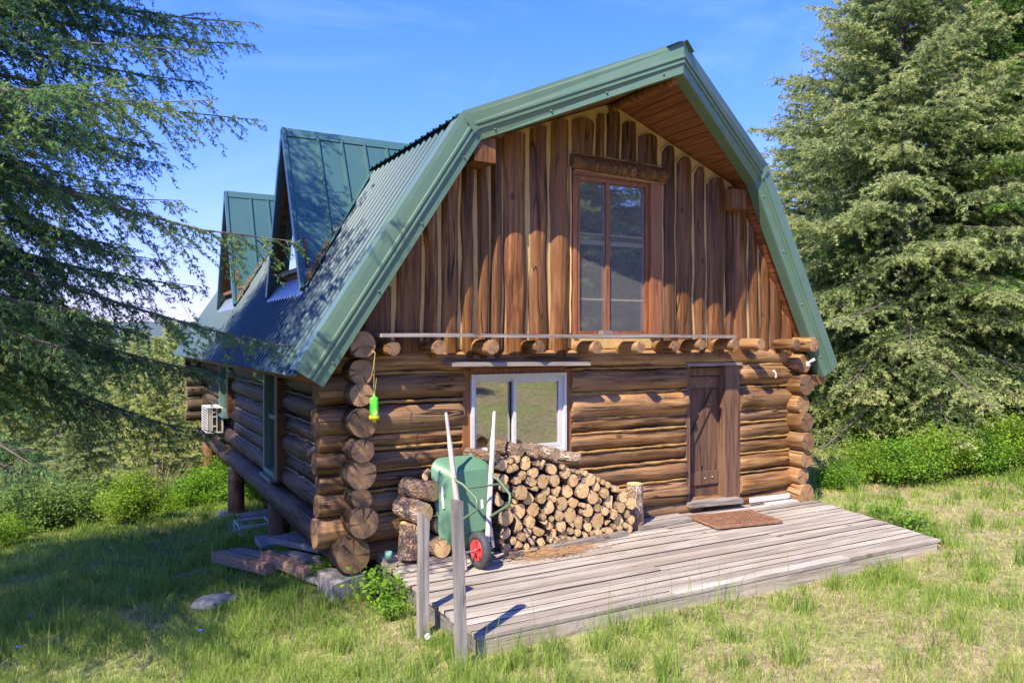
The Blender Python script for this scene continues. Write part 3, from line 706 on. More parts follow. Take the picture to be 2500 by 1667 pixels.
b = MB(); b.box((5.275, -.10, .10), (5.352, .12, 2.13)); b.box((6.034, -.12, .10), (6.32, .12, 2.13), j=.004); b.box((5.354, -.02, 1.985), (6.032, .1, 2.12)); b.build('door_frame', M['door'], cabin)
b = MB(); b.box((5.25, -.16, 2.132), (6.33, .1, 2.175), j=.004); b.build('door_header', M['grey_wood_x'], cabin)
b = MB(); b.hexa([(5.28, -.20, .10), (6.25, -.26, .08), (6.25, .1, .10), (5.28, .1, .10), (5.28, -.20, .165), (6.25, -.26, .145), (6.25, .1, .175), (5.28, .1, .175)]); b.build('door_threshold', M['grey_wood_x'], cabin)
# ---- left wall windows
def side_window(y0, y1, z0, z1):
    b = MB(); x = .13
    for (ya, yb, za, zb) in ((y0, y0 + .09, z0, z1), (y1 - .09, y1, z0, z1), (y0 + .09, y1 - .09, z0, z0 + .08), (y0 + .09, y1 - .09, z1 - .1, z1)): b.box((x, ya, za), (x + .16, yb, zb))
    b.box((x + .06, y0 + .09, (z0 + z1) / 2 - .03), (x + .12, y1 - .09, (z0 + z1) / 2 + .03))
    o = b.build('window', M['teal'], cabin)
    b = MB(); b.box((x + .09, y0 + .09, z0 + .08), (x + .095, y1 - .09, (z0 + z1) / 2 - .03)); b.build('pane', M['glass'], o); b = MB(); b.box((x + .08, y0 + .09, (z0 + z1) / 2 + .03), (x + .085, y1 - .09, z1 - .1)); b.build('pane', M['glass'], o)
    b = MB(); b.box((x - .07, y0 + .05, z0 - .05), (x + .16, y1 - .05, z0 - .002)); b.build('window_sill', M['teal'], o)
    b = MB(); b.box((x - .02, y0 - .2, z0), (x + .2, y0 - .005, z1 + .1)); b.build('window_casing', M['post'], o)
    b = MB(); b.box((x + .05, y1 + .005, z0), (x + .2, y1 + .1, z1 + .1)); b.build('window_casing', M['post'], o)
    return o
side_window(3.05, 3.98, .44, 2.2); side_window(7.62, 8.75, .98, 2.3)
# ---- dormers
def roofz(x): return OL[0].z + (OL[1].z - OL[0].z) / (OL[1].x - OL[0].x) * (x - OL[0].x) if x < OL[1].x else OL[1].z + (OL[2].z - OL[1].z) / (OL[2].x - OL[1].x) * (x - OL[1].x)
def dormer(yc):
    hw = 1.12; zp = 5.60; xf = .30; zb = roofz(xf); xe = 2.82; xs_ = .26
    b = MB(); ns = 7
    for s in (-1, 1):
        # panel from ridge down to the roof plane: a grid in (x, drop)
        A = []
        for i in range(13):
            x = xs_ + (xe - xs_) * i / 12
            zr = min(roofz(x) - .03, zp); t = (zp - zr) / (zp - zb)
            A.append((x, t))
        vs = [(x, yc, zp) for x, t in A] + [(x, yc + s * hw * t, zp - (zp - zb) * t) for x, t in A]; k = len(A)
        nrm = Vector((0, s * (zp - zb), hw)).normalized()
        top = [tuple(Vector(v) + nrm * .03) for v in vs]
        b.add(top, [(i, i + 1, k + i + 1, k + i) if s < 0 else (i + 1, i, k + i, k + i + 1) for i in range(k - 1)], 0)
        b.add(vs, [(i + 1, i, k + i, k + i + 1) if s < 0 else (i, i + 1, k + i + 1, k + i) for i in range(k - 1)], 0)
        b.add([top[0], top[k], vs[k], vs[0]], [(0, 1, 2, 3)], 0)
        for i in range(1, 7):          # standing seams
            x = xs_ + .10 + i * .36
            if x > xe - .1: continue
            t = (zp - roofz(x)) / (zp - zb)
            p = Vector((x, yc + s * .03, zp - .06)) + nrm * .045; q = Vector((x, yc + s * hw * t, zp - (zp - zb) * t)) + nrm * .045
            b.bar(p, q, .028, .05, nrm)
    d = b.build('dormer', M['dormer'], cabin)
    b = MB()
    for s in (-1, 1):
        nrm = Vector((0, s * (zp - zb), hw)).normalized()
        b.add([Vector((xs_ - .05, yc, zp + .06)), Vector((xe + .1, yc, zp + .06)), Vector((xe + .1, yc, zp + .06)) + Vector((0, s * hw, -(zp - zb))).normalized() * .16 + nrm * .02, Vector((xs_ - .05, yc, zp + .06)) + Vector((0, s * hw, -(zp - zb))).normalized() * .16 + nrm * .02], [(0, 1, 2, 3) if s < 0 else (3, 2, 1, 0)])
    b.build('ridge_cap', M['dormer'], d)
    b = MB()
    for s in (-1, 1):       # front rake edging
        p = Vector((xs_ - .03, yc, zp + .03)); q = Vector((xs_ - .03, yc + s * hw * 1.02, zb - .02)); b.bar(p, q, .10, .05, (1, 0, 0))
    b.build('rake_trim', M['dormer'], d)
    b = MB(); f = .9
    P = [(yc - hw * f, zb + .30), (yc + hw * f, zb + .30), (yc, zp - .22)]
    b.add([(xf + .12, y, z) for y, z in ((yc - hw, zb - .05), (yc + hw, zb - .05), (yc, zp - .03))], [(2, 1, 0)]); b.build('front_boards', M['plank'], d)
    b = MB(); b.add([(xf + .06, y, z) for y, z in P], [(2, 1, 0)]); b.build('pane', M['glass_blue'], d)
    b = MB()
    for i in range(3): b.bar((xf + .04, *P[i]), (xf + .04, *P[(i + 1) % 3]), .06, .05, (1, 0, 0))
    b.build('window_frame', M['plank'], d)
    b = MB(); x2 = xf - .09; b.hexa([(x2, yc - hw, roofz(x2) + .02), (x2, yc + hw, roofz(x2) + .02), (xf + .1, yc + hw, zb + .05), (xf + .1, yc - hw, zb + .05), (x2, yc - hw, roofz(x2) + .05), (x2, yc + hw, roofz(x2) + .05), (xf + .1, yc + hw * .93, zb + .2), (xf + .1, yc - hw * .93, zb + .2)]); b.build('apron_flashing', M['flash'], d)
    b = MB()
    for s in (-1, 1):       # valley flashing strips
        p0 = Vector((xs_ + .02, yc + s * hw, zb)); pe = Vector((OL[1].x, yc + s * hw * (zp - OL[1].z) / (zp - zb), OL[1].z)); n = seg_n(OL[0], OL[1]) * -1
        o = Vector((0, s * .2, 0)); b.add([p0 + n * .04, pe + n * .04, pe + o + n * .034, p0 + o + n * .034], [(0, 1, 2, 3)])
    b.build('valley_flashing', M['dormer'], d)
dormer(3.0); dormer(8.5)
b = MB(); nr_ = seg_n(OL[0], OL[1]) * -1
for yc in (3.0, 8.5):
    for i in range(170):
        t = abs(rnd.gauss(0, .28)); x = .34 + t * .9; t2 = (5.60 - roofz(x)) / (5.60 - roofz(.30)); y = yc - 1.12 * t2 - abs(rnd.gauss(0, .07)) - .02; p = Vector((x, y, roofz(x))) + nr_ * U(.045, .075); d = Vector((U(-.5, .5), U(-1, 1), U(-.5, .8))).normalized() * U(.03, .07)
        b.bar(p - d, p + d, .009, .006)
tag(b.build('needle_litter', M['needles']), 'brown needle litter caught beside the dormers on the green roof', 'needle litter', kind='stuff')
# window box unit under the far side window
un = thing('wall_unit', (.0, 8.7, .6), 'white slatted metal box mounted under the far side window', 'wall unit')
b = MB(); x0, x1, y0, y1, z0, z1 = -.16, .16, 8.35, 9.2, .60, 1.08
for x in (x0, x1 - .03):
    for y in (y0, y1 - .04): b.box((x, y, z0), (x + .03, y + .04, z1))
b.box((x0, y0, z1 + .001), (x1, y1, z1 + .02)); b.box((x0, y0, z0 - .03), (x1, y1, z0 - .001)); b.build('case_frame', M['white'], un)
b = MB(); b.box((x0 + .035, y0 + .02, z0), (x1 - .035, y0 + .04, z1), 1); b.box((x0 + .01, y0 + .05, z0), (x0 + .02, y1 - .05, z1), 1)
for z in (.70, .90, .99): b.box((x0 + .10, y0 + .005, z), (x1 - .12, y0 + .018, z + .025))
for x in (x0 + .05, x0 + .075, x0 + .10, x1 - .13): b.box((x, y0 + .006, z0), (x + .015, y0 + .019, z1))
for i in range(9): b.box((x0 - .002, y0 + .04, z0 + .04 + i * .05), (x0 + .009, y1 - .04, z0 + .055 + i * .05))
b.build('grille', [M['white'], M['dark']], un)
b = MB(); b.bar((-.15, 8.5, .52), (.2, 7.9, .25), .10, .06); b.build('bracket', M['dark'], un)
b = MB(); b.bar((-.15, 9.1, .52), (.2, 9.1, .25), .06, .06); b.build('bracket', M['dark'], un)
b = MB(); b.box((-.17, 8.35, .53), (.2, 9.2, .568)); b.build('shelf', M['dark'], un)
# wall lamp and hook
lamp = thing('flood_light', (7.5, -.42, 2.15), 'small white flood light fixed to a right corner log end', 'light')
b = MB(); b.box((7.44, -.43, 2.11), (7.50, -.40, 2.18)); b.build('lamp_base', M['white'], lamp)
b = MB(); b.lathe([(.0, 0), (.016, 0), (.02, .05), (.028, .10), (.024, .11), (0, .11)], (7.47, -.42, 2.16), (.75, -.35, .45), 12); b.build('lamp_head', M['white'], lamp)
b = MB(); b.tube([(6.95, -.16, 2.0), (6.96, -.2, 2.04), (7.0, -.2, 1.99), (7.01, -.19, 1.93)], .016, 8); b.box((6.92, -.17, 1.98), (6.99, -.15, 2.06)); tag(b.build('wall_hook', M['white']), 'small white hook on a log right of the door', 'hook')
# ------------------------------------------------------------------ wasp trap on its string
tx, ty = .44, -.52
trap = thing('wasp_trap', (tx, ty, 1.62), 'lime green and yellow bottle trap hanging on a string at the corner', 'insect trap')
b = MB(); b.lathe([(0, 1.925), (.012, 1.92), (.014, 1.90), (.042, 1.885), (.046, 1.87), (.05, 1.70), (.05, 1.69), (0, 1.69)], (tx, ty, 0), (0, 0, 1), 18); b.build('bottle', M['lime'], trap)
b = MB(); b.lathe([(.036, 1.70), (.004, 1.84)], (tx + .002, ty - .026, 0), (0, 0, 1), 14); b.build('inner_cone', M['limecone'], trap)
b = MB(); b.lathe([(0, 1.692), (.058, 1.69), (.058, 1.655), (.04, 1.645), (.02, 1.642), (.02, 1.615), (0, 1.614)], (tx, ty, 0), (0, 0, 1), 18); b.build('base_cap', M['yellow'], trap)
b = MB(); b.tube([(tx - .004, ty, 1.92), (tx, ty - .002, 2.15), (tx + .012, ty, 2.38)], .0035, 5); b.tube([(tx + .006, ty, 1.92), (tx + .028, ty, 2.10)], .0035, 5); b.tube([(tx + .012, ty, 2.38), (tx - .01, ty - .01, 2.22), (tx - .03, ty - .01, 2.14), (tx, ty - .005, 2.11)], .0035, 5); b.tube([(tx + .012, ty, 2.38), (tx + .0, ty + .08, 2.39)], .004, 5); b.build('string', M['string'], trap)
# ------------------------------------------------------------------ deck
deck = thing('wooden_deck', (4, -1.5, -.2), 'low weathered grey plank deck in front of the gable wall', 'deck')
y = -.09; i = 0
while y > -2.72:
    wd = .14 if y > -2.58 else 2.74 + y
    f = (y + .05) / (-2.69); xr = 7.76 + (7.11 - 7.76) * f + U(-.02, .02); xl = .60 + U(-.015, .01)
    cuts = [xl, xr]
    if i % 3 == 1: cuts = [xl, U(2.2, 5.5), xr]
    elif i % 5 == 3: cuts = [xl, U(2.5, 3.6), U(4.6, 6.2), xr]
    for a, c in zip(cuts[:-1], cuts[1:]):
        b = MB(); n = 6; dz = U(-.007, .006)
        zz = [dz + U(-.003, .003) for _ in range(n + 1)]
        for k in range(n):
            xa = a + .003 + (c - a - .006) * k / n; xb = a + .003 + (c - a - .006) * (k + 1) / n
            b.hexa([(xa, y - wd + .014, -.038), (xb, y - wd + .014, -.038), (xb, y, -.038), (xa, y, -.038), (xa, y - wd + .014, zz[k]), (xb, y - wd + .014, zz[k + 1]), (xb, y, zz[k + 1]), (xa, y, zz[k])])
        if i < 18: b.m = [1 if (q % 6) in (2, 4) else 0 for q in range(len(b.f))]  # side faces coloured dark so gaps look shaded, on top of edge dirt
        b.build('deck_board', [M['deck'], M['gap_shade']], deck)
    y -= .14; i += 1
b = MB(); b.box((.62, -2.72, -.20), (7.08, -2.68, -.042)); b.build('rim_board', M['deck'], deck)
b = MB(); b.box((.63, -2.675, -.25), (.67, -.1, -.042)); b.build('rim_board', M['grey_wood_y'], deck)
b = MB(); b.hexa([(7.05, -2.67, -.2), (7.09, -2.67, -.2), (7.72, -.1, -.2), (7.68, -.1, -.2), (7.05, -2.67, -.042), (7.09, -2.67, -.042), (7.72, -.1, -.042), (7.68, -.1, -.042)]); b.build('rim_board', M['grey_wood_y'], deck)
b = MB()
for y in (-2.3, -1.5, -.6): b.box((.68, y - .04, -.3), (7.0, y + .04, -.045))
b.build('deck_joist', M['dark'], deck)
# loose boards on the deck
def loose(x0, y0, x1, y1, wd, th, z, label, mat='grey_wood_x', name='loose_board'):
    b = MB(); b.bar((x0, y0, z + th / 2), (x1, y1, z + th / 2), wd, th); return tag(b.build(name, M[mat]), label, 'board')
loose(3.98, -.30, 5.05, -.26, .17, .04, .008, 'grey board lying against the wall between firewood and door')
loose(4.05, -.52, 5.0, -.45, .14, .05, .008, 'shorter weathered board just in front of the stump right of the pile')
loose(2.55, -.78, 3.75, -.66, .10, .05, .008, 'narrow grey board lying along the foot of the firewood')
loose(.95, -.58, 1.75, -.56, .12, .045, .008, 'short board under the big round logs behind the wheelbarrow')
loose(6.75, -.26, 7.45, -.26, .13, .012, .008, 'white painted board on the deck right of the door', 'white')
b = MB(); b.bar((6.45, -.20, .09), (7.3, -.20, .08), .03, .07); tag(b.build('splash_board', M['white']), 'white strip along the bottom log right of the door', 'board')
loose(.62, -.22, 1.3, -.2, .22, .05, .006, 'thick board end at the deck corner under the stump', 'deck')
# door mat: rusty grating
mat_ = thing('door_mat', (5.7, -.75, .01), 'rusty woven metal grating mat in front of the door', 'door mat')
mc = Matrix.Translation((5.55, -.78, .02)) @ Matrix.Rotation(R(-9), 4, 'Z')
b = MB(); hx, hy = .52, .34
def mp_(x, y, z): return mc @ Vector((x, y, z))
for s in (-1, 1):
    b.bar(mp_(-hx, s * hy, .012), mp_(hx, s * hy, .012), .03, .03); b.bar(mp_(s * hx, -hy, .012), mp_(s * hx, hy, .012), .03, .03)
b.hexa([mp_(-hx, -hy, .001), mp_(hx, -hy, .001), mp_(hx, hy, .001), mp_(-hx, hy, .001), mp_(-hx, -hy, .004), mp_(hx, -hy, .004), mp_(hx, hy, .004), mp_(-hx, hy, .004)], 1)  # dark sheet added under the grid as painted shade in its holes
b.build('mat_frame', [M['rust'], M['gap_shade']], mat_)
b = MB()
for i in range(1, 11): 
    y = -hy + 2 * hy * i / 11; b.bar(mp_(-hx, y, .014), mp_(hx, y, .014), .012, .014)
for i in range(1, 17):
    x = -hx + 2 * hx * i / 17; b.bar(mp_(x, -hy, .024), mp_(x, hy, .024), .012, .012)
b.build('mat_grid', M['rust'], mat_)
# ------------------------------------------------------------------ wheelbarrow standing on its nose
wb = thing('wheelbarrow', (1.5, -.95, 0), 'green wheelbarrow tipped upright on its wheel against the firewood', 'wheelbarrow')
HL0, HL1 = Vector((1.30, -1.02, .01)), Vector((1.235, -.66, 1.70)); HR0, HR1 = Vector((1.60, -.96, .16)), Vector((1.87, -.62, 1.68))
def handle(p, q):
    ts = (0, .78, .80, .84, .99, 1.); rs = (.030, .030, .028, .022, .020, .014)
    L = (q - p).length; b = MB(); mw = basis(p, q); pts = [(t * L, 0, 0) for t in ts]
    n = 4; b.tube(pts[:3], [.031, .031, .029], 8); b.tube([(t * L, 0, 0) for t in (.79, .84, .90, .985, 1.)], [.029, .022, .020, .020, .012], 10)
    b.build('handle', M['handle'], wb, mw)
handle(HL0, HL1); handle(HR0, HR1)
up = ((HL1 - HL0).normalized() + (HR1 - HR0).normalized()).normalized(); wx = Vector((1, .06, 0)).normalized(); nrm = wx.cross(up).normalized()   # points to the camera side
if nrm.y > 0: nrm = -nrm
tc_ = Vector((1.50, -.84, .20))
def rrect(hw0, hw1, l0, l1, r, dep, n=5):
    pts = []
    for (cx, cz, a0) in ((hw1 - r, l1 - r, 0), (-hw1 + r, l1 - r, 90), (-hw0 + r, l0 + r, 180), (hw0 - r, l0 + r, 270)):
        for k in range(n + 1):
            a = R(a0 + 90 * k / n); pts.append(tc_ + wx * (cx + r * math.cos(a)) + up * (cz + r * math.sin(a)) - nrm * dep)
    return pts
b = MB(); layers = [rrect(.18, .25, .16, .84, .09, .0), rrect(.22, .29, .11, .89, .11, .03), rrect(.275, .36, .0, 1.01, .13, .26), rrect(.295, .385, -.02, 1.03, .14, .265), rrect(.295, .385, -.02, 1.03, .14, .285)]
n = len(layers[0]); vs = [p for l in layers for p in l]
b.add(vs, [(i * n + k, (i + 1) * n + k, (i + 1) * n + (k + 1) % n, i * n + (k + 1) % n) for i in range(len(layers) - 1) for k in range(n)], 0, True); b.add(layers[0], [tuple(range(n))], 0)
b.add(layers[4], [tuple(range(n))[::-1]], 0)
tray = b.build('tray', M['tray'], wb)
b = MB()
lf = lambda u, v: layers[1][0] * 0 + tc_ + wx * (-.262 - .045 * v) + up * u - nrm * (.08 + .1 * v)
b.add([lf(.45, .5) - wx * .012, lf(.45, .8) - wx * .012, lf(.70, .8) - wx * .022, lf(.70, .5) - wx * .022], [(0, 1, 2, 3)]); b.add([tc_ + wx * a + up * c + nrm * .004 for a, c in ((.10, .40), (.135, .40), (.135, .50), (.10, .50))], [(0, 1, 2, 3)])
b.build('sticker', M['sticker'], tray)
def onh(p, q, z): return p.lerp(q, (z - p.z) / (q.z - p.z))
b = MB()
for p, q, s in ((HL0, HL1, -1), (HR0, HR1, 1)):
    a = onh(p, q, .98) + nrm * .035; e = onh(p, q, .52) + nrm * .03
    k1 = onh(p, q, .90) + nrm * .10 + wx * .05; k2 = onh(p, q, .74) + nrm * .30 + wx * .085; k3 = onh(p, q, .63) + nrm * .31 + wx * .07
    pts = [a, a + up * -.03 + nrm * .01, k1, k2, (k2 + k3) / 2 + nrm * .015, k3, e.lerp(k3, .4) , e]
    b.tube(pts, .016, 9)
b.tube([onh(HL0, HL1, .86) + nrm * .13 + wx * .06, onh(HR0, HR1, .86) + nrm * .13 + wx * .03], .013, 8)
b.build('leg_frame', M['tube_green'], wb)
for p, q in ((HL0, HL1), (HR0, HR1)):
    for z in (.99, .52):
        b = MB(); c = onh(p, q, z) + nrm * .03; b.lathe([(0, .02), (.012, .018), (.012, -.01)], c, nrm, 8); b.build('bolt', M['steel'], wb)
b = MB(); b.bar(onh(HR0, HR1, .50) + nrm * .02, Vector((1.66, -1.0, .2)), .03, .012, nrm); b.build('wheel_brace', M['steel'], wb)
b = MB(); b.bar(onh(HL0, HL1, .52) + nrm * .02, onh(HL0, HL1, .24) + nrm * .02, .03, .01, nrm); b.build('wheel_brace', M['steel'], wb)
wc = Vector((1.475, -1.02, .205)); wa = Vector((1, .10, 0)).normalized()
b = MB(); rr = .20; tw = .052
prof = []
for k in range(13):
    a = R(-150 + 300 * k / 12); 
for k in range(17):
    a = math.pi * 2 * k / 16; r_ = .155 + .050 * math.cos(a); h_ = tw * math.sin(a)
    if abs(math.sin(a)) < .75 and math.cos(a) > 0: r_ += .004 * (1 if k % 2 else -1)
    prof.append((r_, h_))
b.lathe(prof, wc, wa, 40); wheel = b.build('wheel', M['rubber'], wb)
b = MB(); b.lathe([(.035, -.045), (.06, -.02), (.095, -.028), (.112, -.05), (.118, -.045), (.112, .0), (.118, .045), (.112, .05), (.095, .028), (.06, .02), (.035, .045)], wc, wa, 28); b.lathe([(.0, -.075), (.032, -.075), (.036, -.04), (.036, .04), (.032, .075), (0, .075)], wc, wa, 16)
for k in range(5):
    a = 2 * math.pi * k / 5; d = Vector((0, math.cos(a), math.sin(a))); b.bar(wc + d * .03 - wa * .04, wc + d * .10 - wa * .045, .03, .012, wa)
b.build('rim', M['red'], wheel)
b = MB(); b.tube([wc - wa * .17, wc + wa * .17], .012, 8); b.build('axle', M['steel'], wheel)
# ------------------------------------------------------------------ stakes at the deck corner
def stake(x, y, top, w_, lean, label, notch):
    g0 = gz(x, y) - .3; b = MB(); n = 8; vs = []; ring = [(-w_, -w_ * .8), (w_, -w_ * .8), (w_ * 1.05, w_ * .8), (-w_ * .95, w_ * .8)]
    for k in range(n + 1):
        t = k / n; z = g0 + (top - g0) * t
        for i, (a, c) in enumerate(ring):
            zz = z + (notch[i] if k == n else 0); vs.append((x + a + lean[0] * t + U(-.003, .003), y + c + lean[1] * t + U(-.003, .003), zz))
    b.add(vs, [(k * 4 + i, k * 4 + (i + 1) % 4, (k + 1) * 4 + (i + 1) % 4, (k + 1) * 4 + i) for k in range(n) for i in range(4)]); b.add(vs[-4:], [(0, 1, 2, 3)])
    return tag(b.build('wooden_stake', M['grey_wood']), label, 'stake', 'stakes at the deck corner')
stake(.42, -1.95, .85, .047, (.01, 0), 'shorter grey stake with a slanted broken top at the deck edge', (.09, -.02, -.04, .06))
stake(.40, -2.86, 1.20, .042, (-.04, .02), 'taller dark grey stake in front of the wheelbarrow at the deck corner', (.01, -.005, -.01, .015))
# ------------------------------------------------------------------ firewood
FW = [M['bark'], M['fire_end']]
prof_x = [1.50, 1.75, 2.2, 2.7, 3.2, 3.6, 3.92]; prof_z = [1.02, 1.10, 1.14, 1.03, .86, .66, .42]
circ = []
frnd = random.Random(21)
def drop(x, r):
    zmin = r
    for cx, cz, cr in circ:
        dx = x - cx; s = r + cr
        if abs(dx) < s: zmin = max(zmin, cz + math.sqrt(s * s - dx * dx) * .955)
    return zmin
for it in range(4000):
    best = None
    small = it < 40
    r = frnd.choice([frnd.uniform(.028, .042)] * 2 + [frnd.uniform(.05, .065)] * 1) if small else frnd.choice([frnd.uniform(.03, .045)] + [frnd.uniform(.05, .075)] * 4 + [frnd.uniform(.075, .098)] * 2)
    for k in range(40):
        x = frnd.uniform(1.46 + r, 3.95 - r); z = drop(x, r)
        if z + r > np.interp(x, prof_x, prof_z): continue
        sc_ = z
        if best is None or sc_ < best[0]: best = (sc_, x, z)
    if best is None: continue
    circ.append((best[1], best[2], r))
    if len(circ) >= 150: break
zone = lambda x: 'left end' if x < 2.1 else 'centre left' if x < 2.65 else 'centre right' if x < 3.3 else 'right end'
level = lambda z: 'lowest layer' if z < .2 else 'lower half' if z < .5 else 'upper half' if z < .85 else 'top layer'
size = lambda r: 'thin' if r < .047 else 'medium' if r < .072 else 'thick'
bk = {}
for c in circ: bk.setdefault((size(c[2]), level(c[1]), zone(c[0])), []).append(c)
ORD = ['leftmost', 'second from left', 'third from left', 'fourth from left', 'fifth from left', 'sixth from left', 'seventh from left', 'eighth from left', 'ninth from left']
for (s, l, zn), cs in bk.items():
    cs.sort()
    for i, (x, z, r) in enumerate(cs):
        d = U(-.045, .03) + (.24 if x < 1.93 else 0); yaw = U(-.05, .03); tip = U(-.03, .02)
        o = log('firewood_log', (x, -.62 + d, z + .006), (x + yaw, -.16 + U(-.03, .0), z + tip * .3 + .006), r * 1.02, r * U(.9, 1.), None, FW, wob=.14, n=14, seg=4, roll=U(0, 6.28), flat=(r * U(.05, .5) if rnd.random() < .3 else None))
        lab = (f'{s} firewood log in the {l} of the pile, {zn}' if len(cs) == 1 else f'{ORD[min(i, 8)]} {s} firewood log in the {l} of the pile, {zn}')
        tag(o, lab, 'firewood', 'cut firewood stacked under the window')
# loose logs lying across the top of the pile
def topz(x): return max([cz + math.sqrt(max(0, cr * cr - (x - cx) ** 2)) for cx, cz, cr in circ if abs(x - cx) < cr] + [0])
for x0, y0, x1, y1, r, lab in ((1.70, -.20, 1.93, -.60, .065, 'top log behind the right wheelbarrow handle, slanting toward the wall'), (2.05, -.18, 2.22, -.62, .082, 'short barky log on top of the pile under the window mullion'), (2.30, -.20, 2.42, -.66, .058, 'slim split log on top between two thicker ones'), (2.52, -.18, 2.70, -.66, .086, 'hollow thick log on the pile top below the right window pane'), (2.80, -.34, 3.10, -.60, .07, 'pale ended log lying sideways on the right of the pile top')):
    z = max(topz(x0), topz(x1), topz((x0 + x1) / 2)) + r * .92
    tag(log('firewood_log', (x1, y1, z - .01), (x0, y0, z + .02), r, r * .95, None, FW, wob=.1, n=16), lab, 'firewood', 'cut firewood stacked under the window')
# upright stump right of the pile
tag(log('stump', (4.09, -.42, .005), (4.09, -.42, .60), .125, .115, None, FW, wob=.09), 'tall upright bark covered stump at the right end of the pile', 'stump')
tag(log('stump', (.90, -.42, .05), (.91, -.42, .445), .145, .132, None, FW, wob=.07), 'short upright stump on the deck left of the wheelbarrow', 'stump')
tag(log('big_log', (1.00, -.62, .565), (.86, -.20, .60), .125, .13, None, FW, wob=.06), 'thick round log resting on top of the short stump', 'log', 'big round logs left of the wheelbarrow')
tag(log('big_log', (1.14, -.56, .80), (.92, -.18, .80), .12, .125, None, FW, wob=.06), 'uppermost thick round log beside the wheelbarrow tray', 'log', 'big round logs left of the wheelbarrow')
tag(log('big_log', (1.20, -.64, .16), (1.16, -.2, .16), .11, .12, None, FW, wob=.06), 'thick log lying on a board behind the broken stake', 'log', 'big round logs left of the wheelbarrow')
tag(log('big_log', (1.26, -.50, .40), (1.24, -.2, .40), .12, .12, None, FW, wob=.06), 'half hidden log behind the tray between the stump and the pile', 'log', 'big round logs left of the wheelbarrow')
tag(log('big_log', (1.36, -.46, .63), (1.34, -.2, .63), .11, .11, None, FW, wob=.06), 'log mostly hidden behind the wheelbarrow tray', 'log', 'big round logs left of the wheelbarrow')
tag(log('split_log', (1.06, -.46, .955), (1.2, -.24, .965), .05, .05, None, FW, wob=.1, n=12, squash=.7), 'thin split piece lying on the uppermost round log', 'firewood')
tag(log('split_log', (1.24, -.36, .985), (1.34, -.2, 1.0), .06, .06, None, FW, wob=.1, n=12), 'small log end peeking over the top left of the wheelbarrow', 'firewood')
# chips and bark scraps below the pile
for i, (x, y, a, lab) in enumerate(((2.02, -.86, .2, 'flat bark slab on the deck beside the wheel'), (1.72, -.78, 1.2, 'dark bark piece behind the tyre'), (2.75, -.72, .4, 'grey bark chunk at the foot of the pile'), (3.35, -.70, .1, 'pale wood chip near the right foot of the pile'))):
    b = MB(); c, s = math.cos(a), math.sin(a); P = []
    for zz in (.006, .055):
        for u, v in ((-.1, -.04), (.09, -.05), (.11, .04), (-.08, .05)): P.append((x + u * c - v * s + U(-.01, .01), y + u * s + v * c + U(-.01, .01), zz + U(0, .02)))
    b.hexa(P); tag(b.build('bark_scrap', M['bark']), lab, 'bark scrap', 'scraps around the firewood')
b = MB()     # dry needles
for i in range(420):
    x = rnd.gauss(2.55, .28); y = rnd.gauss(-.92, .10); a = U(0, 3.14); l = U(.05, .14)
    b.bar((x - math.cos(a) * l, y - math.sin(a) * l * .6, .01 + U(0, .03)), (x + math.cos(a) * l, y + math.sin(a) * l * .6, .01 + U(0, .03)), .005, .004)
o = b.build('dry_needles', M['needles']); tag(o, 'scatter of dry straw and needles on the deck below the firewood', 'dry needles', kind='stuff')
b = MB(); b.tube([(3.0, -.98, .012), (3.5, -.93, .014)], [.008, .006], 6); tag(b.build('stick', M['handle']), 'pale thin stick lying on the deck in front of the pile', 'stick')
b = MB(); b.lathe([(0, 0), (.035, 0), (.045, .09), (.042, .09), (.033, .005), (0, .006)], (.66, -.36, .045), (0, 0, 1), 14); tag(b.build('plastic_cup', plain('mint_plastic', (.22, .45, .33), .4)), 'small mint green cup beside the short stump', 'cup')
# ------------------------------------------------------------------ lumber on the ground at the left
def timber(p, q, wd, th, mat, label, name='timber'):
    p = Vector(p); q = Vector(q); p.z += gz(p.x, p.y); q.z += gz(q.x, q.y)
    b = MB(); b.bar(p, q, wd, th); return tag(b.build(name, [M[mat]]), label, 'timber', 'timbers lying beside the cabin')
timber((-.72, 2.85, .14), (-.30, 1.25, .12), .16, .14, 'fresh_y', 'reddish timber nearest the lawn beside the cabin')
timber((-.50, 2.9, .16), (-.12, 1.5, .13), .17, .10, 'grey_wood_y', 'grey timber lying second from the lawn')
timber((-.30, 1.62, .22), (-.02, .50, .14), .12, .13, 'fresh_y', 'pale cut timber overlapping the others, pointing at the pier')
timber((-.02, 1.75, .14), (.16, .95, .12), .2, .12, 'grey_wood_y', 'short grey block end between the timbers and slab')
timber((.02, .75, .06), (.22, .0, .06), .28, .06, 'grey_wood_y', 'wide grey board half sunk in grass near the corner pier')
timber((.12, 2.7, .26), (.45, 1.15, .22), .42, .07, 'grey_wood_y', 'wide grey slab lying under the sill log')
timber((-1.5, 2.1, .03), (-.6, 2.6, .03), .1, .05, 'fresh_y', 'thin reddish plank running out into the lawn')
timber((.6, 5.2, .25), (1.5, 3.6, .22), .3, .06, 'grey_wood_y', 'pale plank in the shade under the cabin')
timber((.2, 6.3, .1), (1.4, 5.9, .15), .22, .12, 'grey_wood_y', 'dark beam lying behind the nearest post')
timber((.9, 4.6, .05), (2.2, 4.9, .05), .25, .06, 'fresh_y', 'reddish scrap plank under the cabin floor')
rk = thing('wire_rack', (.1, 4.6, gz(.1, 4.6)), 'small white wire rack on the ground beside the nearest post', 'rack')
b = MB(); g0 = gz(.1, 4.6)
for z in (.05, .2): 
    for s in (0, .5): b.bar((-.15, 4.5 + s, g0 + z), (.35, 4.5 + s, g0 + z), .02, .02)
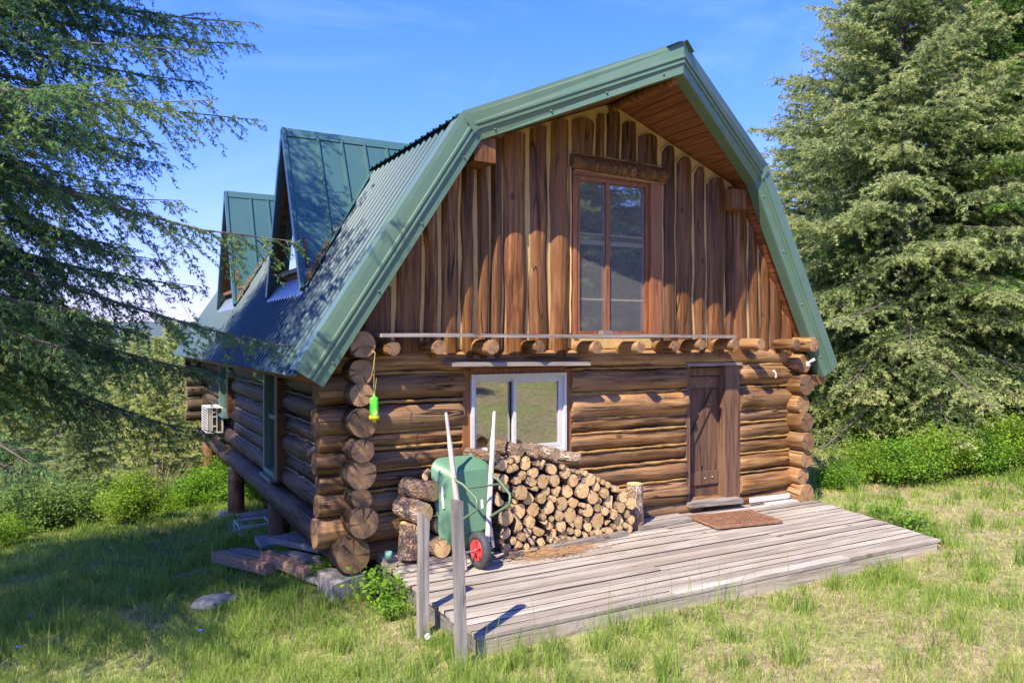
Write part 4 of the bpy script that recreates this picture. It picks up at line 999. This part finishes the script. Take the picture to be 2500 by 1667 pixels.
for x in (-.15, .35):
    for s in (0, .5): b.bar((x, 4.5 + s, g0), (x, 4.5 + s, g0 + .22), .02, .02, (0, 1, 0))
    b.bar((x, 4.5, g0 + .2), (x, 5., g0 + .2), .02, .02)
b.build('rack_frame', M['white'], rk)
def stone(x, y, sx, sy, sz, label):
    b = MB(); n, m_ = 12, 7; vs = []; sd = rnd.randrange(999)
    for i in range(m_):
        th = math.pi * i / (m_ - 1)
        for k in range(n):
            a = 2 * math.pi * k / n; d = .72 + .5 * float(vnoise(math.cos(a) * 1.6 + 5, math.sin(a) * 1.6 + i * .8, sd)); vs.append((x + sx * math.sin(th) * math.cos(a) * d, y + sy * math.sin(th) * math.sin(a) * d, gz(x, y) + sz * (math.cos(th) * .8 + .35) * d))
    b.add(vs, [(i * n + k, i * n + (k + 1) % n, (i + 1) * n + (k + 1) % n, (i + 1) * n + k) for i in range(m_ - 1) for k in range(n)]); return tag(b.build('field_stone', M['stone']), label, 'stone', 'stones in the grass')
stone(-1.05, .35, .26, .18, .13, 'flat grey stone in the lawn left of the timbers')
stone(-5.4, 5.6, .35, .3, .14, 'weathered grey stone at the far left edge of the lawn')
stone(1.55, -4.1, .09, .07, .05, 'small pale stone in the dry grass in front of the deck')

# ------------------------------------------------------------------ vegetation
def wpt(l, t):
    """ground-plan point at lateral ratio l and depth t in front of the view point (used only to choose planting spots)"""
    s_, c_ = math.sin(YAW), math.cos(YAW); return CAM.x + t * (s_ + c_ * l), CAM.y + t * (c_ - s_ * l)
def unit(a): return a / np.maximum(np.linalg.norm(a, axis=-1, keepdims=True), 1e-9)
def tris_mesh(name, P, mats, tint):
    n = len(P); return np_mesh(name, P.reshape(-1, 3), np.arange(n * 3), np.full(n, 3), mats, tint=tint)
def conifer_mesh(seed, H, R0, hb, nbr, prof, fexp=1., nl=.042, nw=.011, k=7, dens=1., droop=.16, tipc=.3, sec=.42, upb=.25, hang=(.15, .55), thin=None):
    g = np.random.default_rng(seed); Ps = []; Ts = []; lim = MB(); tw = []
    lean = g.uniform(-.02, .02, 2)
    lim.tube([(lean[0] * z, lean[1] * z, z) for z in np.linspace(-.4, H, 12)], [max(.012, .017 * H * (1 - z / H) ** .9 + .01) for z in np.linspace(0, H, 12)], 10)
    Z = np.array([0, 0, 1.])
    for i in range(nbr):
        f = (i + g.uniform(0, .8)) / nbr; h = hb + (H - .25 - hb) * f ** fexp
        L = R0 * float(np.interp(h / H, prof[0], prof[1])) * g.uniform(.72, 1.16) + .12
        az = i * 2.399 + g.uniform(-.4, .4); out = np.array([math.cos(az), math.sin(az), 0]); B = np.array([-math.sin(az), math.cos(az), 0])
        if thin and math.cos(az - thin[0]) > .15 and g.random() < thin[1]: continue
        e = upb * (2.2 * f - .6) + g.uniform(-.10, .10); dr = droop * g.uniform(.6, 1.5) * (1.15 - f)
        base = np.array([lean[0] * h, lean[1] * h, h]); bend = g.uniform(-.15, .15)
        ax = lambda s: base + L * (s[:, None] * math.cos(e) * out + (bend * s ** 2)[:, None] * B + (s * math.sin(e) - dr * 2 * s ** 2 + dr * 1.1 * s ** 4)[:, None] * Z)
        pts = ax(np.linspace(0, 1, 7)); r0 = .006 + .0065 * L
        lim.tube([tuple(p) for p in pts], list(np.linspace(r0, .004, 7)), 5, cap=False)
        n2 = max(6, int(L / .085 * dens)); s2 = np.clip(np.linspace(.12, 1., n2) + g.uniform(-.02, .02, n2), .06, 1)
        sd = np.where(np.arange(n2) % 2 == 0, 1., -1.); l2 = np.minimum(sec * L * (1 - s2) + .14, 1.15) * g.uniform(.5, 1.2, n2)
        T = unit(ax(s2 + .01) - ax(s2 - .01)); a = np.radians(g.uniform(38, 66, n2)); Q = ax(s2)
        D = unit(np.cos(a)[:, None] * T + (np.sin(a) * sd)[:, None] * B + g.uniform(-.25, .32, n2)[:, None] * Z)
        dr2 = g.uniform(*hang, n2)
        bt = g.uniform(-.12, .12)
        n3 = np.maximum(3, (l2 / .048 * dens).astype(int)); idx = np.repeat(np.arange(n2), n3); m = len(idx)
        t3 = (np.arange(m) - np.repeat(np.cumsum(n3) - n3, n3) + g.uniform(.2, .9, m)) / n3[idx]; ll = (t3 * l2[idx])[:, None]
        P3 = Q[idx] + D[idx] * ll - Z * (dr2[idx] * t3 ** 2 * l2[idx])[:, None]
        sg = np.where(g.random(m) < .5, 1., -1.); S = unit(np.cross(D[idx], Z)); 
        D3 = unit(D[idx] * g.uniform(.45, 1.1, m)[:, None] + S * (sg * g.uniform(.2, .95, m))[:, None] - Z * g.uniform(-.05, 1.0, m)[:, None])
        l3 = g.uniform(.055, .135, m) * (1.1 - .35 * t3)
        for q, d, l_, d2 in zip(Q, D, l2, dr2): tw.append((q, q + d * l_ * .5 - Z * d2 * l_ * .25, q + d * l_ - Z * d2 * l_))
        j = np.repeat(np.arange(m), k); kk = len(j); u = g.random(kk)
        bp = P3[j] + D3[j] * (u * l3[j])[:, None]; rv = unit(g.normal(size=(kk, 3))); pr = unit(rv - D3[j] * (rv * D3[j]).sum(1, keepdims=True))
        nd_ = unit(D3[j] * .75 + pr * .8); ln = nl * g.uniform(.7, 1.35, kk); sw = unit(np.cross(nd_, g.normal(size=(kk, 3)))) * (nw * g.uniform(.6, 1.3, kk))[:, None] * .5
        tip = bp + nd_ * ln[:, None]; mid = bp + nd_ * (ln * .35)[:, None]
        Ps.append(np.stack((bp - sw, bp + sw, tip), 1))
        newg = np.clip((u - .45) * 1.1, 0, 1) * tipc + ((s2[idx] > .72) | (t3 > .72))[j] * tipc * .8
        Ts.append(np.clip(.26 + bt + g.normal(0, .10, m)[j] + newg, 0, 1))
    P = np.concatenate(Ps); Tn = np.concatenate(Ts)
    b2 = MB(); A = np.array([[p for p in t] for t in tw]); 
    fol = tris_mesh('crown', P, [], Tn)
    # twigs: slim three sided spikes
    n = len(A); d = unit(A[:, 2] - A[:, 0]); s1 = unit(np.cross(d, Z)); s2_ = np.cross(d, s1); w_ = .006
    V = np.stack([A[:, 0] + s1 * w_, A[:, 0] - s1 * w_ * .5 + s2_ * w_ * .86, A[:, 0] - s1 * w_ * .5 - s2_ * w_ * .86, A[:, 1] + s1 * w_ * .7, A[:, 1] - s1 * w_ * .35 + s2_ * w_ * .6, A[:, 1] - s1 * w_ * .35 - s2_ * w_ * .6, A[:, 2]], 1)
    fq = np.array([[0, 1, 4, 3], [1, 2, 5, 4], [2, 0, 3, 5]]); ft = np.array([[3, 4, 6], [4, 5, 6], [5, 3, 6]]); o = (np.arange(n) * 7)[:, None, None]
    lq = (o + fq).reshape(-1); lt = (o + ft).reshape(-1)
    twm = np_mesh('twigs', V.reshape(-1, 3), np.concatenate((lq, lt)), np.concatenate((np.full(n * 3, 4), np.full(n * 3, 3))), [])
    me = bpy.data.meshes.new('trunk'); me.from_pydata(lim.v, [], lim.f); me.polygons.foreach_set('use_smooth', lim.sm); me.update()
    return me, twm, fol
def conifer(meshes, x, y, rz, sc_, mat, tmat, label, group, zoff=0., cat='fir tree', name='fir_tree', sz=None):
    root = tag(put(name, None, None, Matrix.Translation((x, y, gz(x, y) + zoff)) @ Matrix.Rotation(rz, 4, 'Z') @ Matrix.Diagonal((sc_, sc_, sz or sc_, 1))), label, cat, group)
    for nm, me_, m in zip(('trunk', 'twigs', 'crown'), meshes, (tmat, tmat, mat)):
        if not me_.materials: me_.materials.append(m)
        o = put(nm, me_, root, WM[root.name].copy())
        o.material_slots[0].link = 'OBJECT'; o.material_slots[0].material = m
    return root
CONE = ((0, .05, .15, .35, .6, .85, 1), (.75, .95, 1., .86, .55, .22, .02))
WIDE = ((0, .1, .25, .45, .6, .8, 1), (.62, .72, .88, 1., .8, .4, .03))
near = conifer_mesh(5, 12.6, 4.65, 3.4, 295, WIDE, fexp=1.2, thin=(-3.195, .65), nl=.037, nw=.0125, k=12, dens=1.25, droop=.13, tipc=.4, hang=(.35, 1.0), upb=.4)
fa = conifer_mesh(8, 14.4, 4.1, 1.3, 270, CONE, nl=.066, nw=.022, k=9, dens=1.05, droop=.09, tipc=.6, upb=.6, hang=(.1, .5))
fb = conifer_mesh(9, 12., 3.4, .4, 190, CONE, nl=.085, nw=.030, k=8, dens=.85, droop=.14, tipc=.5)
fc = conifer_mesh(10, 11., 2.7, .8, 150, CONE, nl=.095, nw=.05, k=6, dens=.8, droop=.10, tipc=.5, upb=.5)
TW, TG = M['twig'], M['twig_grey']
conifer(near, -5.1, 1.1, .6, 1., M['fir'], TG, 'large dark fir whose drooping branches hang in at the upper left', 'firs near the cabin')
gr = 'firs behind the right corner'
conifer(fa, 13.9, 2.1, .3, 1.02, M['fir_olive'], TG, 'tall full olive green fir standing right of the cabin', gr)
conifer(fa, 17.6, 2.6, 2.6, 1.25, M['fir_bright'], TG, 'brighter green fir at the right edge of the photo', gr)
conifer(fb, 15.6, 6.6, 1.2, .85, M['fir_olive'], TG, 'smaller fir half hidden behind the right roof edge', gr)
conifer(fa, 19.5, 7.5, 4.0, 1.1, M['fir_olive'], TG, 'fir standing behind the tall olive one', gr)
conifer(fb, 19.0, .4, 5.2, .9, M['fir_bright'], TG, 'low fir behind the shrubs at far right', gr)
conifer(fb, 23.5, 5.0, 2.0, 1.3, M['fir_bright'], TG, 'farthest fir visible through the gap at the right edge', gr)
gr = 'pale firs on the slope at the left'
bgs = [(-.66, 22, 860, fb, 'fir_pale', 'pale fir on the slope at the left edge below the dark branches'), (-.60, 27, 835, fc, 'fir_pale', 'slim pale fir topping out at the skyline near the left edge'), (-.555, 21, 905, fb, 'fir_olive', 'darker squat fir behind the left shrubs'), (-.535, 33, 815, fc, 'fir_pale', 'pointed pale fir in the middle of the left slope'), (-.495, 25, 845, fb, 'fir_pale', 'full pale fir left of the roof corner'), (-.465, 19, 870, fc, 'fir_pale', 'sunlit yellowish fir nearest the far cabin corner'), (-.44, 30, 825, fc, 'fir_pale', 'pale fir directly behind the far cabin corner'), (-.63, 40, 845, fc, 'fir_olive', 'distant dark fir seen between the left trees'), (-.51, 44, 838, fc, 'fir_olive', 'distant fir between two pale ones on the slope'), (-.41, 24, 900, fb, 'fir_pale', 'fir seen under the cabin floor between the posts'), (-.35, 34, 900, fb, 'fir_pale', 'fir hidden behind the cabin beyond the posts'), (-.69, 31, 830, fc, 'fir_pale', 'pale fir cut by the left edge of the photo')]
for i, (l, t, py, ms, mt, lab) in enumerate(bgs):
    x, y = wpt(l, t); zt = CAM.z - (py - 40 - 833) / FPX * t; H0 = {id(fb): 12., id(fc): 11.}[id(ms)]; g0 = gz(x, y); s_ = max(.45, (zt - g0) / H0)
    conifer(ms, x, y, i * 1.7, min(s_, 1.25) , M[mt], TG, lab, gr, sz=s_)
gr = 'firs behind the viewpoint'
for i, (x, y) in enumerate(((14.5, -18), (19, -22), (23.5, -20), (11, -24), (27, -26), (6, -28))): conifer(fb, x, y, i * 2., 1.15 + .04 * i, M['fir_olive'], TG, 'fir across the clearing mirrored in the gable window', gr)
# ---- broadleaf shrubs
def shrub_mesh(seed, r, h, nst, nleaf, ls, spread=.10, bare=.25):
    g = np.random.default_rng(seed); st = MB(); Lp = []; Ld = []; Tn = []
    for i in range(nst):
        az = g.uniform(0, 6.283); q = math.sqrt(g.uniform(.02, 1)); hh = h * g.uniform(.55, 1.05) * (1 - .45 * q * q)
        tip = np.array([math.cos(az) * r * q, math.sin(az) * r * q, hh]); b0 = np.array([math.cos(az), math.sin(az), 0]) * r * .25 * q
        ctrl = np.array([b0[0] * 1.3, b0[1] * 1.3, hh * .65]); tt = np.linspace(0, 1, 5)[:, None]
        pts = (1 - tt) ** 2 * b0 + 2 * tt * (1 - tt) * ctrl + tt ** 2 * tip
        pts[0, 2] -= .1
        st.tube([tuple(p) for p in pts], [.011, .009, .007, .005, .003], 4, cap=False)
        n = max(4, int(nleaf / nst * g.uniform(.6, 1.4))); u = bare + (1 - bare) * g.random(n) ** .7; uu = u[:, None]
        c = (1 - uu) ** 2 * b0 + 2 * uu * (1 - uu) * ctrl + uu ** 2 * tip + g.normal(0, spread, (n, 3)) * (.5 + .8 * u[:, None])
        Lp.append(c); Tn.append(np.clip(.42 + g.uniform(-.15, .15) + g.normal(0, .13, n) + .22 * (u - .6), 0, 1))
    P = np.concatenate(Lp); n = len(P); nrm = unit(g.normal(0, .55, (n, 3)) + np.array([0, 0, .8])); d = unit(np.cross(nrm, g.normal(size=(n, 3)))); s = np.cross(nrm, d)
    L = (ls * g.uniform(.6, 1.35, n))[:, None]; V = np.stack([P - d * L * .5, P + s * L * .3 + nrm * L * .08, P + d * L * .55, P - s * L * .3 + nrm * L * .08], 1)
    fol = np_mesh('leaves', V.reshape(-1, 3), np.arange(n * 4), np.full(n, 4), [], tint=np.concatenate(Tn))
    me = bpy.data.meshes.new('stems'); me.from_pydata(st.v, [], st.f); me.polygons.foreach_set('use_smooth', st.sm); me.update()
    return me, fol
def shrub(ms, x, y, rz, s_, mat, tm, label, group, sz=None, name='leafy_shrub', cat='shrub'):
    root = tag(put(name, None, None, Matrix.Translation((x, y, gz(x, y) - .03)) @ Matrix.Rotation(rz, 4, 'Z') @ Matrix.Diagonal((s_, s_, sz or s_, 1))), label, cat, group)
    for nm, me_, m in zip(('stems', 'leaves'), ms, (tm, mat)):
        if me_ is None or not len(me_.polygons): continue
        if not me_.materials: me_.materials.append(m)
        o = put(nm, me_, root, WM[root.name].copy()); o.material_slots[0].link = 'OBJECT'; o.material_slots[0].material = m
    return root
sa = shrub_mesh(31, 1.0, 1.45, 90, 9000, .062); sb = shrub_mesh(32, 1.1, 1.1, 80, 8000, .066); sp = shrub_mesh(33, .32, .42, 26, 520, .055, .05, .3); swm = shrub_mesh(34, .9, 1.9, 120, 260, .04, .1, .6)
gr = 'leafy shrubs along the right clearing'
for i, (l, t, s_, ms, lab) in enumerate(((.395, 13.6, .8, sb, 'low green shrub next to the cabin corner'), (.44, 14.2, 1.0, sa, 'yellowish rounded shrub right of the cabin corner'), (.485, 15.0, .95, sb, 'green shrub in front of the bare fir trunk'), (.53, 15.3, .92, sa, 'medium shrub just right of the fir trunk'), (.575, 15.6, .95, sb, 'broad shrub in the right half of the hedge'), (.62, 15.8, 1.0, sa, 'tall green shrub near the right edge'), (.665, 15.8, 1.0, sb, 'shrub cut by the right edge of the photo'), (.71, 16., 1., sa, 'shrub just past the right edge'), (.46, 17., 1.25, sa, 'taller shrub in shade behind the yellowish one'), (.60, 17.6, 1.2, sb, 'shrub behind the hedge under the bright fir'))):
    x, y = wpt(l + .03, t - (.2 if i < 2 or i > 7 else 1.3)); shrub(ms, x, y, i * 1.3, s_ * (.6 if i < 2 else .78), M['leaf_bright'] if i in (1, 3, 5) else M['leaf'], TW, lab, gr)
for i, (x, y) in enumerate(((8.6, -15.5), (11.2, -17.), (6.8, -17.5), (13.5, -15.2))): shrub(sb, x, y, i * 1.7, .9, M['leaf'], TW, 'shrub on the bank across the clearing mirrored in the sliding window', 'shrubs behind the viewpoint')
gr = 'shrubs at the left lawn edge'
for i, (l, t, s_, ms, mt, lab) in enumerate(((-.50, 15.2, .78, sa, 'leaf_bright', 'bright green bush at the lawn edge left of the posts'), (-.575, 15.6, .85, sa, 'leaf_pale', 'tall pale leafed shrub among the left shrubs'), (-.64, 14.8, .95, sa, 'leaf_pale', 'pale shrub near the left edge under the dark fir'), (-.672, 13.2, .55, sb, 'leaf_bright', 'green shrub at the very left edge'), (-.455, 17.2, .55, sb, 'leaf_bright', 'low green shrub just left of the far post'), (-.41, 17.6, .8, sb, 'leaf', 'green shrub behind the far post'), (-.37, 18.5, .9, sa, 'leaf', 'sunlit shrub seen between the posts'), (-.33, 17.0, .8, sb, 'leaf', 'shrub behind the cabin underside'), (-.60, 19, 1.1, sa, 'leaf_pale', 'large pale shrub behind the left ones'), (-.535, 18.5, .8, sb, 'leaf_pale', 'broad pale shrub behind the bright bush'), (-.71, 15.5, .9, sa, 'leaf_pale', 'pale shrub cut off at the left edge'), (-.46, 20, .8, sb, 'leaf_pale', 'pale low shrub beyond the far cabin corner'))):
    x, y = wpt(l, t); shrub(ms, x, y, i * 2.1, s_, M[mt], TW, lab, gr)
x, y = wpt(-.462, 18.2); shrub(swm, x, y, 0, 1.05, M['leaf_pale'], M['twig_pink'], 'pinkish bare twiggy bush between the bright bush and far post', gr)
gr = 'leafy weeds around the deck'
for i, (x, y, s_, lab) in enumerate(((.42, -.86, 1.15, 'bright leafy weed at the deck corner beside the pier'), (.36, -1.35, .7, 'smaller weed in front of the bright one by the deck side'), (.15, .55, .7, 'weed growing between the timbers and the pier'), (7.62, -1.95, 1.0, 'leafy weed at the right deck edge'), (7.95, -1.3, .7, 'small weed behind the leafy one at the right deck edge'), (7.42, -2.45, .6, 'weed creeping over the right front deck corner'), (9.8, -2.6, .8, 'lone leafy weed in the right lawn'), (-.2, 3.9, .6, 'weed growing beside the nearest post'))):
    shrub(sp, x, y, i * 1.1, s_, M['leaf'], TW, lab, gr, name='leafy_weed', cat='weed')
# ---- grass
g = np.random.default_rng(77)
def inhouse(x, y):
    dk = (y > -2.78) & (y < .0) & (x > .58) & (x < 7.72 - (-y) * .24); hs_ = (y >= 0) & (y < 11.6) & (x > 1.0) & (x < 7.5)
    return dk | hs_
def blades(x, y, h, w_, lean, tint):
    n = len(x); z = G(x, y); az = g.uniform(0, 6.283, n); d = np.stack((np.cos(az), np.sin(az), np.zeros(n)), 1); vx, vy = x - CAM.x, y - CAM.y
    a2 = g.uniform(0, 6.283, n); sd = np.stack((np.cos(a2), np.sin(a2), np.zeros(n)), 1) * (w_ * .5)[:, None]
    b0 = np.stack((x, y, z - .01), 1); up_ = np.array([0, 0, 1.])
    m1 = b0 + d * (lean * h * .35)[:, None] + up_ * (h * .55)[:, None]; tp = b0 + d * (lean * h)[:, None] + up_ * (h * np.sqrt(np.clip(1 - .55 * lean ** 2, .1, 1)))[:, None]
    V = np.stack((b0 - sd, b0 + sd, m1 + sd * .75, m1 - sd * .75, tp), 1)
    return V, tint
N = 470000
l = g.uniform(-.86, .86, N); t = np.exp(g.uniform(math.log(4.2), math.log(48), N))
s_, c_ = math.sin(YAW), math.cos(YAW); x = CAM.x + t * (s_ + c_ * l); y = CAM.y + t * (c_ - s_ * l)
dry = vnoise(x * .55, y * .55, 21) * .6 + vnoise(x * 1.7, y * 1.7, 22) * .4
side = sstep(-1, 4.5, x * .9 - y * .25 - 1)          # sun baked right lawn is drier
dry = np.clip(dry + .24 * side * (1 - sstep(8, 12, x)) - .10, 0, 1)
keep = (~inhouse(x, y)) & (g.random(N) < np.where(dry > .58, .42, 1.) ) & ~((y > 14) & (l > -.3))
x, y, t, dry, side = x[keep], y[keep], t[keep], dry[keep], side[keep]; n = len(x)
cl = vnoise(x * 3.1, y * 3.1, 23); h = (.05 + .11 * cl ** 2 + .045 * g.random(n)) * np.where(dry > .58, .75, 1.) * (1 + .45 * (g.random(n) < .05))
w_ = np.maximum(.0035, .00085 * t) * g.uniform(.7, 1.5, n)
tint = np.clip(.30 + .75 * (dry - .38) + g.normal(0, .15, n) + .35 * (g.random(n) < .10), 0, 1)
V1, T1 = blades(x, y, h, w_, g.uniform(.15, .95, n), tint)
# tufts of taller grass
nt_ = 900; l = g.uniform(-.8, .8, nt_); t = np.exp(g.uniform(math.log(4.6), math.log(22), nt_)); tx_ = CAM.x + t * (s_ + c_ * l); ty_ = CAM.y + t * (c_ - s_ * l)
ex = [(.55 + .6 * i + U(-.2, .2), -2.86 + U(-.08, .02)) for i in range(11)] + [(.5, -2.2), (.45, -2.6), (.3, -2.95), (.8, -3.0), (1.6, -3.05), (2.2, -2.95), (-.3, 3.2), (-.6, 3.6), (-.9, 3.1), (-.2, 4.3), (-.5, 4.8)] * 3
tx_ = np.concatenate((tx_, [e[0] + U(-.12, .12) for e in ex])); ty_ = np.concatenate((ty_, [e[1] - abs(U(0, .12)) for e in ex]))
ok = ~inhouse(tx_, ty_); tx_, ty_ = tx_[ok], ty_[ok]
nb_ = g.integers(22, 60, len(tx_)); idx = np.repeat(np.arange(len(tx_)), nb_); n = len(idx); th = g.uniform(.14, .36, len(tx_)); tn = g.uniform(.12, .55, len(tx_))
sp_ = g.uniform(.03, .09, len(tx_)); x = tx_[idx] + g.normal(0, 1, n) * sp_[idx]; y = ty_[idx] + g.normal(0, 1, n) * sp_[idx]; tt = (x - CAM.x) * s_ + (y - CAM.y) * c_
ok = ~inhouse(x, y); x, y, idx, tt = x[ok], y[ok], idx[ok], tt[ok]; n = len(x)
V2, T2 = blades(x, y, th[idx] * g.uniform(.5, 1.1, n), np.maximum(.004, .0009 * tt) * g.uniform(.7, 1.4, n), g.uniform(.1, .8, n), np.clip(tn[idx] + g.normal(0, .1, n), 0, 1))
# tall seed stems along the deck front
n = 46; x = np.concatenate((g.uniform(.5, 2.3, n // 2), g.uniform(2.3, 6.8, n - n // 2))); y = -2.83 - g.uniform(0, .25, n)
V3, T3 = blades(x, y, g.uniform(.35, .75, n), np.full(n, .007), g.uniform(.05, .35, n), g.uniform(.2, .5, n))
V = np.concatenate((V1, V2, V3)); T = np.concatenate((T1, T2, T3)); n = len(V); o = (np.arange(n) * 5)[:, None]
lq = (o + np.array([0, 1, 2, 3])).reshape(-1); lt = (o + np.array([3, 2, 4])).reshape(-1)
o = put('grass', np_mesh('grass', V.reshape(-1, 3), np.concatenate((lq, lt)), np.concatenate((np.full(n, 4), np.full(n, 3))), [M['grass']], tint=np.concatenate((T, T))))
tag(o, 'short uneven grass with dry straw patches around the cabin', 'grass', kind='stuff')
# ---- single flowers
def flower(x, y, h, label, kind):
    z = gz(x, y); f = thing('wild_flower', (x, y, z), label, 'flower', 'wild flowers in the lawn')
    b = MB(); b.tube([(x, y, z - .02), (x + .01, y, z + h * .6), (x + .015, y + .01, z + h)], .0025, 5); b.build('stem', M['leaf_stem'], f)
    b = MB()
    if kind == 'fluff':
        for i in range(90):
            v = Vector((rnd.gauss(0, 1), rnd.gauss(0, 1), rnd.gauss(0, 1))).normalized(); c = Vector((x + .015, y + .01, z + h)); b.bar(c + v * .006, c + v * .028, .003, .003, (.3, .5, .8))
    else:
        for k in range(6):
            a = math.pi * k / 3; c = Vector((x + .015, y + .01, z + h)); d = Vector((math.cos(a), math.sin(a), .5)); s2 = Vector((-math.sin(a), math.cos(a), 0))
            b.add([c, c + d * .012 + s2 * .009, c + d * .026, c + d * .012 - s2 * .009, c - Vector((0, 0, .006))], [(0, 1, 2, 3), (4, 3, 2, 1)])
    b.build('petals' if kind != 'fluff' else 'seed_head', M['petal'] if kind != 'fluff' else M['fluff'], f)
M['leaf_stem'] = plain('flower_stem', (.1, .18, .04), .8)
for (px, py, h, lab, kd) in ((36, 1610, .2, 'blue wild flower at the lower left corner of the lawn', 'b'), (485, 1578, .22, 'blue wild flower near the bottom left of the timbers', 'b'), (310, 1400, .14, 'tiny blue flower in the shaded lawn left of the timbers', 'b'), (1041, 1600, .16, 'white dandelion seed head in front of the stakes', 'fluff'), (2047, 1390, .12, 'white dandelion seed head near the deck front edge', 'fluff'), (68, 1512, .15, 'small blue flower on a thin stem at the left edge', 'b')):
    l = (px - 1250) / FPX; t = 2.85 / ((py - 833 + 40) / FPX); x, y = wpt(l, t); flower(x, y, h, lab, kd)

# ---- haze over the valley
m = bpy.data.materials.new('haze_air'); m.use_nodes = True; nt = m.node_tree; nt.nodes.clear()
pv = nd(nt, 'ShaderNodeVolumePrincipled', Density=3.5e-5, Anisotropy=.2); pv.inputs['Color'].default_value = (.78, .88, 1, 1)
mo = nd(nt, 'ShaderNodeOutputMaterial'); nt.links.new(pv.outputs[0], mo.inputs['Volume'])
b = MB(); b.box((-13500, -13500, -260), (13500, 13500, 420)); hz = b.build('haze', m); hz['kind'] = 'stuff'; hz['label'] = 'thin blue air haze over the far valley'; hz['category'] = 'haze'
sc.cycles.volume_bounces = 0
